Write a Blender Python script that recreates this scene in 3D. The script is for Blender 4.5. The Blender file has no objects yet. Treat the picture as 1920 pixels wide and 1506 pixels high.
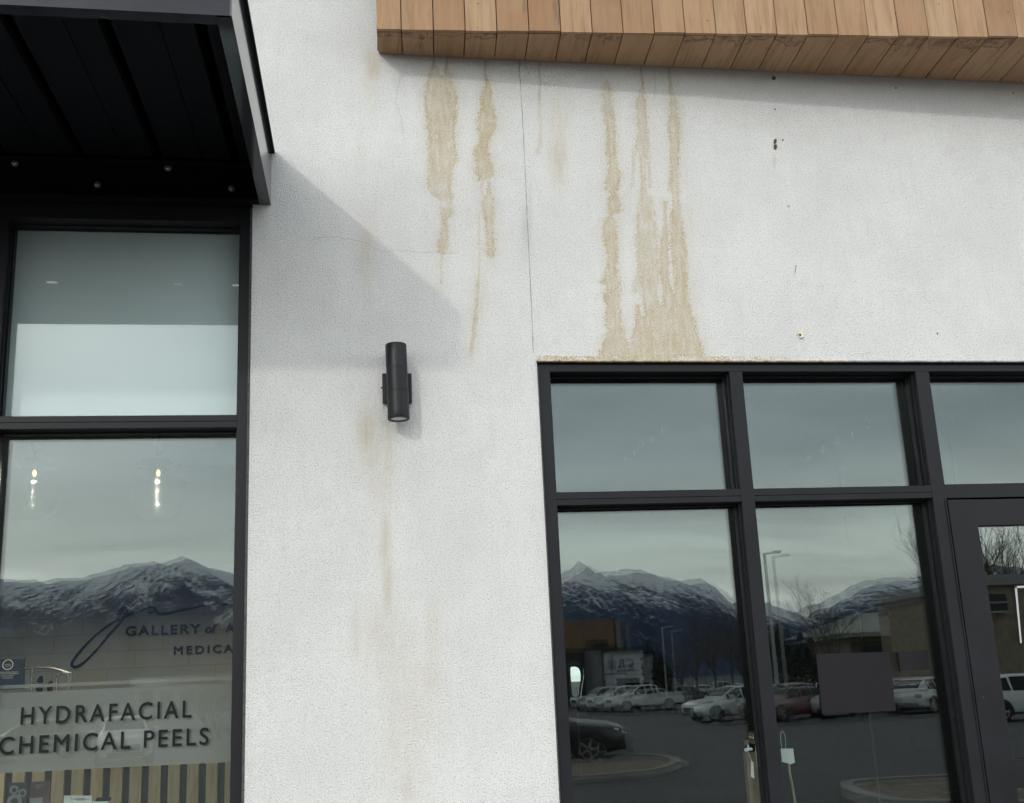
import bpy, bmesh, math, random
import numpy as np
from mathutils import Vector, Matrix, noise as mnoise

SC = bpy.context.scene
COL = SC.collection
R = math.radians
random.seed(4)

# ------------------------------------------------------------------ camera
PITCH, ROLL, YAW = R(12.80), R(-2.67), R(8.68)
FOC, PPX, PPY = 1890.0, 971.7, 852.5          # focal length and principal point, photograph pixels (1920 x 1506)
CAM = np.array([0.0, -4.5, 1.75])
_cy, _sy, _cp, _sp, _cr, _sr = math.cos(YAW), math.sin(YAW), math.cos(PITCH), math.sin(PITCH), math.cos(ROLL), math.sin(ROLL)
FWD = np.array([_sy*_cp, _cy*_cp, _sp])
_r0 = np.array([_cy, -_sy, 0.0]); _u0 = np.cross(_r0, FWD)
RIGHT = _cr*_r0 + _sr*_u0; UP = -_sr*_r0 + _cr*_u0
cam_data = bpy.data.cameras.new('camera')
cam = bpy.data.objects.new('camera', cam_data); COL.objects.link(cam)
cam.matrix_world = Matrix(((RIGHT[0], UP[0], -FWD[0], CAM[0]), (RIGHT[1], UP[1], -FWD[1], CAM[1]),
                           (RIGHT[2], UP[2], -FWD[2], CAM[2]), (0, 0, 0, 1)))
cam_data.sensor_width = 36.0
cam_data.lens = 36.0*FOC/1920.0
cam_data.shift_x = -(PPX-960.0)/1920.0
cam_data.shift_y = (PPY-753.0)/1920.0
cam_data.clip_start = 0.05; cam_data.clip_end = 30000
SC.camera = cam

# ------------------------------------------------------------------ exposure and render settings
SC.view_settings.view_transform = 'Standard'
SC.view_settings.look = 'None'
SC.view_settings.gamma = 1.0
SC.view_settings.exposure = -1.26
SC.render.engine = 'CYCLES'
SC.cycles.transparent_max_bounces = 32
SC.cycles.max_bounces = 10
SC.cycles.caustics_reflective = False
SC.cycles.caustics_refractive = False
SC.cycles.use_denoising = True
SC.cycles.denoising_prefilter = 'ACCURATE'

# ------------------------------------------------------------------ sun and sky
SUN_DIR = Vector((0.633, 1.0, -0.585)).normalized()          # the way the light travels
SUN_EL = math.asin(-SUN_DIR.z)
sun_data = bpy.data.lights.new('sun', 'SUN')
sun_data.energy = 2.05; sun_data.angle = R(1.9); sun_data.color = (1.0, 0.965, 0.91)
sun = bpy.data.objects.new('sun', sun_data); COL.objects.link(sun)
sun.rotation_euler = (-SUN_DIR).to_track_quat('Z', 'Y').to_euler()
sun.location = (-8, -14, 12)

world = bpy.data.worlds.new('World'); SC.world = world; world.use_nodes = True
wn = world.node_tree; wn.nodes.clear()
def W(t, **kw):
    n = wn.nodes.new(t)
    for k, v in kw.items(): setattr(n, k, v)
    return n
def wl(a, b): wn.links.new(a, b)
w_out = W('ShaderNodeOutputWorld')
sky = W('ShaderNodeTexSky', sky_type='NISHITA', sun_disc=False)
sky.sun_elevation = SUN_EL
sky.sun_rotation = math.atan2(-SUN_DIR.x, -SUN_DIR.y)
sky.dust_density = 3.0; sky.air_density = 1.2
bg_sky = W('ShaderNodeBackground'); bg_sky.inputs['Strength'].default_value = 0.10
wl(sky.outputs[0], bg_sky.inputs['Color'])
tc = W('ShaderNodeTexCoord')
sep = W('ShaderNodeSeparateXYZ'); wl(tc.outputs['Generated'], sep.inputs[0])
def wmath(op, a, b=None, clamp=False):
    n = W('ShaderNodeMath', operation=op); n.use_clamp = clamp
    for i, v in enumerate((a, b)):
        if v is None: continue
        if isinstance(v, (int, float)): n.inputs[i].default_value = v
        else: wl(v, n.inputs[i])
    return n.outputs[0]
# thin overcast: clouds laid out on a level sheet overhead
zc = wmath('ADD', wmath('MAXIMUM', sep.outputs['Z'], 0.0), 0.10)
comb = W('ShaderNodeCombineXYZ')
wl(wmath('DIVIDE', sep.outputs['X'], zc), comb.inputs[0]); wl(wmath('DIVIDE', sep.outputs['Y'], zc), comb.inputs[1])
cn = W('ShaderNodeTexNoise'); cn.inputs['Scale'].default_value = 0.62; cn.inputs['Detail'].default_value = 6; cn.inputs['Roughness'].default_value = 0.55
cn.inputs['Distortion'].default_value = 0.5
cmap = W('ShaderNodeMapping'); cmap.inputs['Scale'].default_value = (1.0, 1.9, 1); cmap.inputs['Location'].default_value = (3.1, 1.7, 0)
wl(comb.outputs[0], cmap.inputs[0]); wl(cmap.outputs[0], cn.inputs['Vector'])
cr = W('ShaderNodeValToRGB')
cr.color_ramp.elements[0].position = 0.32; cr.color_ramp.elements[0].color = (0.72, 0.72, 0.72, 1)
cr.color_ramp.elements[1].position = 0.68; cr.color_ramp.elements[1].color = (1.18, 1.18, 1.18, 1)
wl(cn.outputs['Fac'], cr.inputs[0])
grad = W('ShaderNodeValToRGB')                                # colour of the cloud sheet by height above the horizon
ge = grad.color_ramp
ge.elements[0].position = 0.0; ge.elements[0].color = (0.90, 0.96, 0.92, 1)
ge.elements[1].position = 1.0; ge.elements[1].color = (0.62, 0.64, 0.655, 1)
for p, c in ((0.06, (0.95, 1.0, 0.955)), (0.115, (0.90, 0.97, 0.93)), (0.165, (0.66, 0.73, 0.735)), (0.215, (0.47, 0.535, 0.575)), (0.34, (0.46, 0.53, 0.585)), (0.55, (0.60, 0.62, 0.645))):
    e = ge.elements.new(p); e.color = (*c, 1)
wl(wmath('MAXIMUM', sep.outputs['Z'], 0.0), grad.inputs[0])
mulc = W('ShaderNodeMixRGB', blend_type='MULTIPLY'); mulc.inputs[0].default_value = 1.0
wl(grad.outputs[0], mulc.inputs[1]); wl(cr.outputs[0], mulc.inputs[2])
# bright veil of cloud round the hidden sun
dotn = W('ShaderNodeVectorMath', operation='DOT_PRODUCT'); wl(tc.outputs['Generated'], dotn.inputs[0]); dotn.inputs[1].default_value = tuple(-SUN_DIR)
glow = wmath('MULTIPLY', wmath('POWER', wmath('MAXIMUM', dotn.outputs['Value'], 0.0), 22.0), 0.95)
dot2 = W('ShaderNodeVectorMath', operation='DOT_PRODUCT'); wl(tc.outputs['Generated'], dot2.inputs[0])      # a brighter gap in the clouds
dot2.inputs[1].default_value = (-0.225, -0.905, 0.36)
glow = wmath('ADD', glow, wmath('MULTIPLY', wmath('POWER', wmath('MAXIMUM', dot2.outputs['Value'], 0.0), 150.0), 0.50))
addg = W('ShaderNodeMixRGB', blend_type='ADD'); addg.inputs[0].default_value = 1.0
gcol = W('ShaderNodeMixRGB', blend_type='MULTIPLY'); gcol.inputs[0].default_value = 1.0; gcol.inputs[1].default_value = (1.0, 0.98, 0.93, 1)
wl(glow, gcol.inputs[2]); wl(mulc.outputs[0], addg.inputs[1]); wl(gcol.outputs[0], addg.inputs[2])
bg_cl = W('ShaderNodeBackground'); bg_cl.inputs['Strength'].default_value = 7.2
wl(addg.outputs[0], bg_cl.inputs['Color'])
mixw = W('ShaderNodeMixShader'); mixw.inputs[0].default_value = 0.88
wl(bg_sky.outputs[0], mixw.inputs[1]); wl(bg_cl.outputs[0], mixw.inputs[2]); wl(mixw.outputs[0], w_out.inputs['Surface'])

# ------------------------------------------------------------------ geometry of the view
GLASS_Y = 0.12
def ray(px, py):
    return RIGHT*(px-PPX)/FOC - UP*(py-PPY)/FOC + FWD
def at(px, py, Y=0.0):
    """point of the plane y = Y (parallel to the wall) measured at a photograph pixel"""
    d = ray(px, py); return CAM + d*((Y-CAM[1])/d[1])
def seen(px, py, dist):
    """where a thing whose mirror image in the glass is measured at a pixel really stands: dist metres along from the photographer, out in the car park"""
    d = ray(px, py); p = CAM + d*(dist/d[1]); return np.array([p[0], 2*GLASS_Y-p[1], p[2]])
def proj(P):
    v = P-CAM
    x, y, z = v@RIGHT, v@UP, v@FWD
    return PPX+FOC*x/z, PPY-FOC*y/z
def ground(Y):
    return -0.15-0.0075*(min(max(-Y, 3.0), 170.0)-3.0)

# ------------------------------------------------------------------ helpers
def tag(o, label=None, cat=None, group=None, kind=None):
    if label: o['label'] = label
    if cat: o['category'] = cat
    if group: o['group'] = group
    if kind: o['kind'] = kind
    return o
def thing(name, label, cat, loc=(0, 0, 0), rz=0.0, group=None):
    o = bpy.data.objects.new(name, None); COL.objects.link(o)
    o.empty_display_size = 0.1
    o.location = loc; o.rotation_euler = (0, 0, rz)
    return tag(o, label, cat, group)
class MB:
    def __init__(s): s.bm = bmesh.new()
    def box(s, x0, x1, y0, y1, z0, z1, bevel=0.0):
        vs = [s.bm.verts.new(p) for p in ((x0,y0,z0),(x1,y0,z0),(x1,y1,z0),(x0,y1,z0),(x0,y0,z1),(x1,y0,z1),(x1,y1,z1),(x0,y1,z1))]
        fs = [s.bm.faces.new([vs[i] for i in f]) for f in ((3,2,1,0),(4,5,6,7),(0,1,5,4),(1,2,6,5),(2,3,7,6),(3,0,4,7))]
        if bevel:
            es = list({e for f in fs for e in f.edges})
            bmesh.ops.bevel(s.bm, geom=es, offset=bevel, segments=2, affect='EDGES', profile=0.6)
        return vs
    def poly(s, pts):
        return s.bm.faces.new([s.bm.verts.new(tuple(p)) for p in pts])
    def quads(s, a, b):
        """strip between two equally long point rows"""
        va = [s.bm.verts.new(tuple(p)) for p in a]; vb = [s.bm.verts.new(tuple(p)) for p in b]
        for i in range(len(a)-1): s.bm.faces.new((va[i], va[i+1], vb[i+1], vb[i]))
    def prism(s, pts, vec):
        """flat outline pushed along vec"""
        vec = Vector(vec); a = [s.bm.verts.new(tuple(p)) for p in pts]; b = [s.bm.verts.new(Vector(p)+vec) for p in pts]
        n = len(pts)
        s.bm.faces.new(a[::-1]); s.bm.faces.new(b)
        for i in range(n): s.bm.faces.new((a[i], a[(i+1)%n], b[(i+1)%n], b[i]))
    def lathe(s, prof, base, axis=(0,0,1), n=32, cap=True):
        """profile of (radius, along) turned about an axis"""
        axis = Vector(axis).normalized(); q = axis.to_track_quat('Z', 'Y').to_matrix(); base = Vector(base)
        rings = []
        for r, h in prof:
            rings.append([s.bm.verts.new(base+q@Vector((r*math.cos(2*math.pi*i/n), r*math.sin(2*math.pi*i/n), h))) for i in range(n)])
        for a, b in zip(rings, rings[1:]):
            for i in range(n): s.bm.faces.new((a[i], a[(i+1)%n], b[(i+1)%n], b[i]))
        if cap:
            s.bm.faces.new(rings[0][::-1]); s.bm.faces.new(rings[-1])
    def tube(s, pts, r, n=6, closed=False):
        pts = [Vector(p) for p in pts]; rings = []; m = len(pts)
        rs = r if isinstance(r, (list, tuple)) else [r]*m
        up = Vector((0.31, 0.17, 0.93)).normalized()
        for i, p in enumerate(pts):
            t = (pts[(i+1)%m]-pts[i-1]) if closed else (pts[min(i+1, m-1)]-pts[max(i-1, 0)])
            t.normalize(); u = t.cross(up)
            if u.length < 1e-3: u = t.cross(Vector((1, 0, 0)))
            u.normalize(); v = t.cross(u)
            rings.append([s.bm.verts.new(p+(u*math.cos(2*math.pi*k/n)+v*math.sin(2*math.pi*k/n))*rs[i]) for k in range(n)])
        pairs = list(zip(rings, rings[1:]))+([(rings[-1], rings[0])] if closed else [])
        for a, b in pairs:
            for k in range(n): s.bm.faces.new((a[k], a[(k+1)%n], b[(k+1)%n], b[k]))
        if not closed:
            s.bm.faces.new(rings[0][::-1]); s.bm.faces.new(rings[-1])
    def build(s, name, mat, parent=None, smooth=False, fix=True):
        if fix: bmesh.ops.recalc_face_normals(s.bm, faces=s.bm.faces)
        me = bpy.data.meshes.new(name); s.bm.to_mesh(me); s.bm.free()
        if smooth:
            me.polygons.foreach_set('use_smooth', [True]*len(me.polygons))
            me.set_sharp_from_angle(angle=R(38))
        return link(name, me, mat, parent)
def link(name, me, mat, parent=None):
    if mat is not None: me.materials.append(mat)
    o = bpy.data.objects.new(name, me); COL.objects.link(o)
    if parent is not None:
        o.parent = parent
        if parent.type == 'EMPTY' and any(parent.location) and not getattr(link, 'local', False):
            o.matrix_parent_inverse = (Matrix.Translation(parent.location) @ parent.rotation_euler.to_matrix().to_4x4()).inverted()
    return o
def copy_tree(o, parent=None):
    c = o.copy(); COL.objects.link(c); c.parent = parent
    for ch in o.children:
        copy_tree(ch, c)
    return c
def text_mesh(name, body, org, xdir, ydir, width, height, depth, mat, parent, spacing=1.0, shear=0.0, bold=0.0):
    cu = bpy.data.curves.new(name, 'FONT'); cu.body = body; cu.size = 1.0; cu.space_character = spacing; cu.shear = shear
    cu.resolution_u = 4
    t = bpy.data.objects.new(name, cu); COL.objects.link(t)
    dg = bpy.context.evaluated_depsgraph_get(); dg.update()
    me = bpy.data.meshes.new_from_object(t.evaluated_get(dg))
    bpy.data.objects.remove(t); bpy.data.curves.remove(cu)
    if bold:                                                   # thicken the strokes: move each outline outwards
        bm = bmesh.new(); bm.from_mesh(me); bmesh.ops.remove_doubles(bm, verts=bm.verts, dist=0.004)
        bm.normal_update(); mv = {}
        for e in bm.edges:
            if len(e.link_faces) != 1: continue
            l = e.link_loops[0]; a, b = l.vert.co, l.link_loop_next.vert.co; d = (b-a).normalized()
            nrm = Vector((d.y, -d.x, 0))*(1 if l.face.normal.z > 0 else -1)
            for v in (l.vert, l.link_loop_next.vert): mv.setdefault(v, []).append(nrm)
        for v, ns in mv.items():
            m_ = sum(ns, Vector()); k = m_.length
            if k > 1e-4: v.co += m_/k*bold*min(2.0, 2.0/k if len(ns) == 2 else 1.0)
        bm.to_mesh(me); bm.free(); me.update()
    co = np.empty(len(me.vertices)*3); me.vertices.foreach_get('co', co); co = co.reshape(-1, 3)
    x0, x1 = co[:, 0].min(), co[:, 0].max()
    cap = 0.682 if body.upper() == body else co[:, 1].max()
    X, Y = np.array(xdir, float), np.array(ydir, float); X /= np.linalg.norm(X); Y /= np.linalg.norm(Y)
    n = np.cross(X, Y)
    co2 = np.array(org)[None]+((co[:, 0:1]-x0)/(x1-x0)*width)*X+(co[:, 1:2]/cap*height)*Y
    me.vertices.foreach_set('co', co2.astype(np.float32).ravel()); me.update()
    bm = bmesh.new(); bm.from_mesh(me)
    g = bmesh.ops.extrude_face_region(bm, geom=bm.faces[:])
    bmesh.ops.translate(bm, vec=Vector(n*depth), verts=[v for v in g['geom'] if isinstance(v, bmesh.types.BMVert)])
    bmesh.ops.recalc_face_normals(bm, faces=bm.faces)
    me2 = bpy.data.meshes.new(name); bm.to_mesh(me2); bm.free(); bpy.data.meshes.remove(me)
    return link(name, me2, mat, parent)

# ------------------------------------------------------------------ materials
class Mat:
    def __init__(s, name):
        s.m = bpy.data.materials.new(name); s.m.use_nodes = True; s.t = s.m.node_tree
        s.b = s.t.nodes['Principled BSDF']; s.out = s.t.nodes['Material Output']
    def n(s, t, ins=None, **kw):
        nd = s.t.nodes.new(t)
        for k, v in kw.items(): setattr(nd, k, v)
        for k, v in (ins or {}).items(): s.set(nd.inputs[k], v)
        return nd
    def set(s, sock, v):
        if isinstance(v, bpy.types.NodeSocket): s.t.links.new(v, sock)
        elif isinstance(v, tuple) and len(v) == 3 and sock.type == 'RGBA': sock.default_value = (*v, 1)
        else: sock.default_value = v
    def math(s, op, a, b=None, c=None, clamp=False):
        nd = s.n('ShaderNodeMath', operation=op); nd.use_clamp = clamp
        for i, v in enumerate((a, b, c)):
            if v is not None: s.set(nd.inputs[i], v)
        return nd.outputs[0]
    def mix(s, fac, a, b, mode='MIX'):
        nd = s.n('ShaderNodeMixRGB', blend_type=mode)
        s.set(nd.inputs[0], fac); s.set(nd.inputs[1], a); s.set(nd.inputs[2], b); return nd.outputs[0]
    def noise(s, scale, detail=3, rough=0.55, vec=None, dist=0.0):
        nd = s.n('ShaderNodeTexNoise', {'Scale': scale, 'Detail': detail, 'Roughness': rough, 'Distortion': dist})
        if vec is not None: s.t.links.new(vec, nd.inputs['Vector'])
        return nd.outputs['Fac']
    def pos(s): return s.n('ShaderNodeNewGeometry').outputs['Position']
    def objc(s): return s.n('ShaderNodeTexCoord').outputs['Object']
    def mapped(s, vec, scale=(1, 1, 1), loc=(0, 0, 0), rot=(0, 0, 0)):
        nd = s.n('ShaderNodeMapping', {'Scale': scale, 'Location': loc, 'Rotation': rot}); s.t.links.new(vec, nd.inputs[0]); return nd.outputs[0]
    def step(s, v, lo, hi):
        nd = s.n('ShaderNodeMapRange', interpolation_type='SMOOTHSTEP')
        s.set(nd.inputs['Value'], v); nd.inputs['From Min'].default_value = lo; nd.inputs['From Max'].default_value = hi
        return nd.outputs[0]
    def bump(s, h, strength=0.3, dist=0.01):
        nd = s.n('ShaderNodeBump', {'Strength': strength, 'Distance': dist, 'Height': h}); s.t.links.new(nd.outputs[0], s.b.inputs['Normal'])
    def p(s, **kw):
        for k, v in kw.items(): s.set(s.b.inputs[k.replace('_', ' ')], v)
        return s
def plain(name, col, rough=0.6, metal=0.0, var=0.12, scale=12.0, spec=0.5, bump=0.0, bscale=60.0):
    m = Mat(name); v = m.noise(scale, 4, 0.6, m.objc())
    c = m.mix(m.step(v, 0.3, 0.7), tuple(x*(1-var) for x in col), tuple(min(1, x*(1+var)) for x in col))
    m.p(Base_Color=c, Roughness=rough, Metallic=metal); m.b.inputs['Specular IOR Level'].default_value = spec
    if bump: m.bump(m.noise(bscale, 3, 0.6, m.objc()), bump, 0.004)
    return m.m
def emit(name, col, strength):
    m = Mat(name); m.p(Base_Color=(0.8, 0.8, 0.8), Emission_Color=col, Emission_Strength=strength); return m.m

# stucco: white acrylic finish, sand grain, ochre run-off stains carried by the mesh attribute
def stucco_mat():
    m = Mat('stucco'); P = m.pos()
    at_ = m.n('ShaderNodeAttribute', attribute_name='stain')
    sp = m.n('ShaderNodeSeparateColor'); m.t.links.new(at_.outputs['Color'], sp.inputs[0])
    grain = m.noise(150.0, 2, 0.62, P); fine = m.noise(270.0, 2, 0.6, P); mid = m.noise(42.0, 3, 0.55, P)
    streak = m.noise(9.0, 4, 0.6, m.mapped(P, (3.2, 1, 0.35)))
    big = m.noise(1.9, 4, 0.6, P)
    base = m.mix(m.step(big, 0.3, 0.72), (0.772, 0.757, 0.728), (0.85, 0.836, 0.808))
    trow = m.noise(6.5, 5, 0.6, m.mapped(P, (1, 1, 0.7)), 0.8)
    base = m.mix(m.math('MULTIPLY', m.step(trow, 0.40, 0.70), 0.14), base, (0.66, 0.65, 0.635))
    base = m.mix(m.math('MULTIPLY', m.step(streak, 0.45, 0.75), 0.16), base, (0.64, 0.635, 0.625))
    # small pits and sand grains
    sg = m.math('ADD', m.math('MULTIPLY', grain, 0.65), m.math('MULTIPLY', fine, 0.35))
    base = m.mix(m.math('MULTIPLY', m.step(sg, 0.49, 0.34), 0.62), base, (0.33, 0.33, 0.33))
    base = m.mix(m.math('MULTIPLY', m.step(sg, 0.52, 0.66), 0.7), base, (0.93, 0.935, 0.94))
    # sharp-edged stains
    e1 = m.noise(110.0, 3, 0.75, P); e2 = m.noise(30.0, 4, 0.7, P)
    edge = m.math('ADD', m.math('MULTIPLY', m.math('SUBTRACT', e1, 0.5), 2.6), m.math('MULTIPLY', m.math('SUBTRACT', e2, 0.5), 1.5))
    sv = m.math('ADD', sp.outputs[0], edge)
    wash = m.noise(24.0, 5, 0.7, m.mapped(P, (2.4, 1, 0.32)))
    blot = m.noise(13.0, 4, 0.65, P)
    sf = m.math('MULTIPLY', m.step(sv, 0.38, 0.60), m.step(sp.outputs[0], 0.02, 0.12))
    thick = m.math('MULTIPLY_ADD', m.step(blot, 0.30, 0.66), 0.38, m.math('MULTIPLY_ADD', m.step(wash, 0.30, 0.66), 0.36, 0.28))
    rim = m.math('MULTIPLY', m.math('MULTIPLY', m.step(sv, 0.36, 0.55), m.step(sp.outputs[0], 1.0, 0.60)), 0.34)
    sf = m.math('MULTIPLY', sf, m.math('MULTIPLY', m.math('ADD', thick, rim), m.math('MULTIPLY', at_.outputs['Alpha'], 0.93)), None, True)
    ochre = m.mix(m.step(wash, 0.35, 0.65), (0.655, 0.555, 0.385), (0.60, 0.49, 0.30))
    ochre = m.mix(m.math('MULTIPLY', m.step(sg, 0.51, 0.35), 0.9), ochre, (0.24, 0.175, 0.10))
    ochre = m.mix(m.math('MULTIPLY', m.step(sg, 0.53, 0.66), 0.65), ochre, (0.80, 0.72, 0.57))
    col = m.mix(sf, base, ochre)
    soft = m.math('MULTIPLY', sp.outputs[1], m.math('MULTIPLY_ADD', m.step(wash, 0.25, 0.7), 0.7, 0.45), None, True)
    col = m.mix(soft, col, (0.585, 0.50, 0.355))
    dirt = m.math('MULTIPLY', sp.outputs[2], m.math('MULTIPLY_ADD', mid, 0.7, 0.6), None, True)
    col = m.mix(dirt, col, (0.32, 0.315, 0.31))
    m.p(Base_Color=col, Roughness=0.92); m.b.inputs['Specular IOR Level'].default_value = 0.2
    h = m.math('ADD', m.math('MULTIPLY', grain, 1.1), m.math('ADD', m.math('MULTIPLY', fine, 0.8), m.math('MULTIPLY', mid, 0.3)))
    m.bump(h, 1.0, 0.0078)
    return m.m
def glass_mat(name='window_glass', f0=0.055, tint=(0.93, 0.95, 0.94), refl=(0.95, 1.0, 0.985), wav=0.0):
    m = Mat(name); m.t.nodes.remove(m.b)
    g = m.n('ShaderNodeNewGeometry')
    d = m.n('ShaderNodeVectorMath', operation='DOT_PRODUCT'); m.t.links.new(g.outputs['Normal'], d.inputs[0]); m.t.links.new(g.outputs['Incoming'], d.inputs[1])
    c = m.math('ABSOLUTE', d.outputs['Value'])
    f = m.math('MULTIPLY_ADD', m.math('POWER', m.math('SUBTRACT', 1.0, c), 5.0), 1-f0, f0, True)
    gl = m.n('ShaderNodeBsdfGlossy', {'Color': refl, 'Roughness': 0.0}); tr = m.n('ShaderNodeBsdfTransparent', {'Color': tint})
    if wav:
        nz = m.noise(1.6, 1, 0.4, g.outputs['Position'])
        bp = m.n('ShaderNodeBump', {'Strength': wav, 'Distance': 0.02, 'Height': nz}); m.t.links.new(bp.outputs[0], gl.inputs['Normal'])
    mx = m.n('ShaderNodeMixShader'); m.t.links.new(f, mx.inputs[0]); m.t.links.new(tr.outputs[0], mx.inputs[1]); m.t.links.new(gl.outputs[0], mx.inputs[2])
    m.t.links.new(mx.outputs[0], m.out.inputs['Surface'])
    return m.m
def frosted_mat():
    m = Mat('frosted_vinyl'); m.t.nodes.remove(m.b)
    v = m.noise(3.0, 3, 0.5, m.pos())
    df = m.n('ShaderNodeBsdfDiffuse', {'Color': m.mix(v, (0.25, 0.252, 0.232), (0.30, 0.302, 0.275))}); tr = m.n('ShaderNodeBsdfTransparent', {'Color': (0.85, 0.86, 0.83)})
    mx = m.n('ShaderNodeMixShader'); mx.inputs[0].default_value = 0.72
    m.t.links.new(tr.outputs[0], mx.inputs[1]); m.t.links.new(df.outputs[0], mx.inputs[2]); m.t.links.new(mx.outputs[0], m.out.inputs['Surface'])
    return m.m
def cedar_mat(name, along, marks=1.0):
    """along: axis scale that stretches the grain down the board"""
    m = Mat(name); P = m.pos()
    a = m.n('ShaderNodeAttribute', attribute_name='board'); sp = m.n('ShaderNodeSeparateColor'); m.t.links.new(a.outputs['Color'], sp.inputs[0])
    off = m.n('ShaderNodeCombineXYZ'); m.t.links.new(m.math('MULTIPLY', sp.outputs[0], 37.0), off.inputs[0]); m.t.links.new(m.math('MULTIPLY', sp.outputs[2], 53.0), off.inputs[2])
    vv = m.n('ShaderNodeVectorMath', operation='ADD'); m.t.links.new(P, vv.inputs[0]); m.t.links.new(off.outputs[0], vv.inputs[1])
    st = m.mapped(vv.outputs[0], along)
    g1 = m.noise(34.0, 5, 0.65, st, 0.4); g2 = m.noise(120.0, 4, 0.6, st); g3 = m.noise(5.0, 3, 0.5, vv.outputs[0])
    rr = m.n('ShaderNodeValToRGB'); m.t.links.new(sp.outputs[0], rr.inputs[0]); el = rr.color_ramp.elements
    el[0].position = 0.0; el[0].color = (0.285, 0.162, 0.086, 1); el[1].position = 1.0; el[1].color = (0.425, 0.288, 0.175, 1)
    for p_, c_ in ((0.22, (0.325, 0.195, 0.106)), (0.5, (0.37, 0.232, 0.13)), (0.75, (0.395, 0.258, 0.15))): e_ = el.new(p_); e_.color = (*c_, 1)
    tone = m.mix(m.math('MULTIPLY', sp.outputs[2], 0.25), rr.outputs[0], (0.38, 0.195, 0.095))
    if marks: tone = m.mix(0.55, tone, (0.375, 0.24, 0.135))
    col = m.mix(m.math('MULTIPLY', m.step(g1, 0.42, 0.68), 0.62), tone, (0.25, 0.14, 0.072))
    col = m.mix(m.math('MULTIPLY', m.step(g2, 0.5, 0.75), 0.42), col, (0.17, 0.10, 0.06))
    col = m.mix(m.math('MULTIPLY', m.step(g3, 0.40, 0.70), 0.20), col, (0.44, 0.31, 0.20))
    # dark water marks that crept in from the lower front edge
    wm = m.noise(8.5, 4, 0.55, m.mapped(vv.outputs[0], (1, 0.8, 0.8)), 1.0)
    ev = m.math('ADD', sp.outputs[1], m.math('MULTIPLY', m.math('SUBTRACT', wm, 0.5), 1.1))
    tide = m.step(m.math('ABSOLUTE', m.math('SUBTRACT', ev, 0.88)), 0.045, 0.012)
    smudge = m.step(ev, 0.92, 1.10)
    rim = m.math('MULTIPLY', m.math('MAXIMUM', m.math('MULTIPLY', tide, 0.8), smudge), m.step(sp.outputs[1], 0.25, 0.6))
    col = m.mix(m.math('MULTIPLY', rim, m.math('MULTIPLY', m.step(sp.outputs[2], 0.25, 0.6), 0.75*marks)), col, (0.075, 0.058, 0.045))
    dk = m.noise(7.0, 4, 0.6, m.mapped(vv.outputs[0], (3.0, 1, 0.5)))
    col = m.mix(m.math('MULTIPLY', m.step(dk, 0.60, 0.74), m.math('MULTIPLY', m.step(sp.outputs[2], 0.35, 0.9), 0.55)), col, (0.13, 0.085, 0.06))
    # small nail holes and knots
    vo = m.n('ShaderNodeTexVoronoi', {'Scale': 9.0}); m.t.links.new(vv.outputs[0], vo.inputs['Vector'])
    col = m.mix(m.step(vo.outputs['Distance'], 0.045, 0.025), col, (0.05, 0.035, 0.025))
    m.p(Base_Color=col, Roughness=0.72); m.b.inputs['Specular IOR Level'].default_value = 0.25
    m.bump(m.math('ADD', g1, m.math('MULTIPLY', g2, 0.6)), 0.35, 0.002)
    return m.m
def alu_mat():
    m = Mat('dark_aluminium'); P = m.pos()
    v = m.noise(3.0, 4, 0.6, P); s = m.noise(55.0, 3, 0.7, P); sc = m.noise(18.0, 5, 0.75, m.mapped(P, (1, 1, 1)), 2.0)
    c = m.mix(m.step(v, 0.3, 0.7), (0.0088, 0.0088, 0.0106), (0.0125, 0.0125, 0.0152))
    c = m.mix(m.math('MULTIPLY', m.step(sc, 0.66, 0.78), 0.35), c, (0.13, 0.13, 0.13))
    c = m.mix(m.math('MULTIPLY', m.step(s, 0.70, 0.80), 0.5), c, (0.16, 0.155, 0.15))
    m.p(Base_Color=c, Roughness=m.math('MULTIPLY_ADD', v, 0.2, 0.36)); m.b.inputs['Specular IOR Level'].default_value = 0.25
    m.bump(m.noise(300.0, 2, 0.5, P), 0.05, 0.001)
    return m.m
M = {}
M['stucco'] = stucco_mat()
M['alu'] = alu_mat()
M['alu_dark'] = plain('dark_metal', (0.012, 0.012, 0.014), 0.45, spec=0.3)  # even dark metal colour, used behind the desk slats
M['canopy'] = plain('canopy_paint', (0.020, 0.0215, 0.029), 0.22, spec=0.22, var=0.2, scale=5, bump=0.015, bscale=60)
M['canopy_side'] = plain('canopy_side_paint', (0.030, 0.031, 0.036), 0.09, spec=0.8, var=0.05, scale=3)
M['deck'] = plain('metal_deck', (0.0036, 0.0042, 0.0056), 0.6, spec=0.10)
M['bolt'] = plain('galvanised_bolt', (0.42, 0.42, 0.42), 0.4, 0.7)
M['glass'] = glass_mat(wav=0.004)
M['glass_in'] = glass_mat('inner_glass', 0.049, wav=0.004)
M['clear'] = glass_mat('clear_globe', 0.03, (0.97, 0.97, 0.97), (1, 1, 1))
M['frosted'] = frosted_mat()
M['film'] = plain('white_glass_film', (0.72, 0.79, 0.80), 0.85, var=0.03, scale=1.5)
M['black'] = plain('black_vinyl', (0.006, 0.006, 0.007), 0.6, spec=0.2)
M['navy'] = plain('navy_letters', (0.010, 0.014, 0.032), 0.5)
M['front'] = cedar_mat('cedar_boards', (1, 1, 0.06), 0.0)
M['soffit'] = cedar_mat('cedar_soffit', (1, 0.06, 1))
M['groove'] = plain('board_backing', (0.02, 0.014, 0.01), 0.9)
M['lamp'] = plain('black_powder_coat', (0.006, 0.0065, 0.008), 0.42, spec=0.32, bump=0.06, bscale=400)
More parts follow.
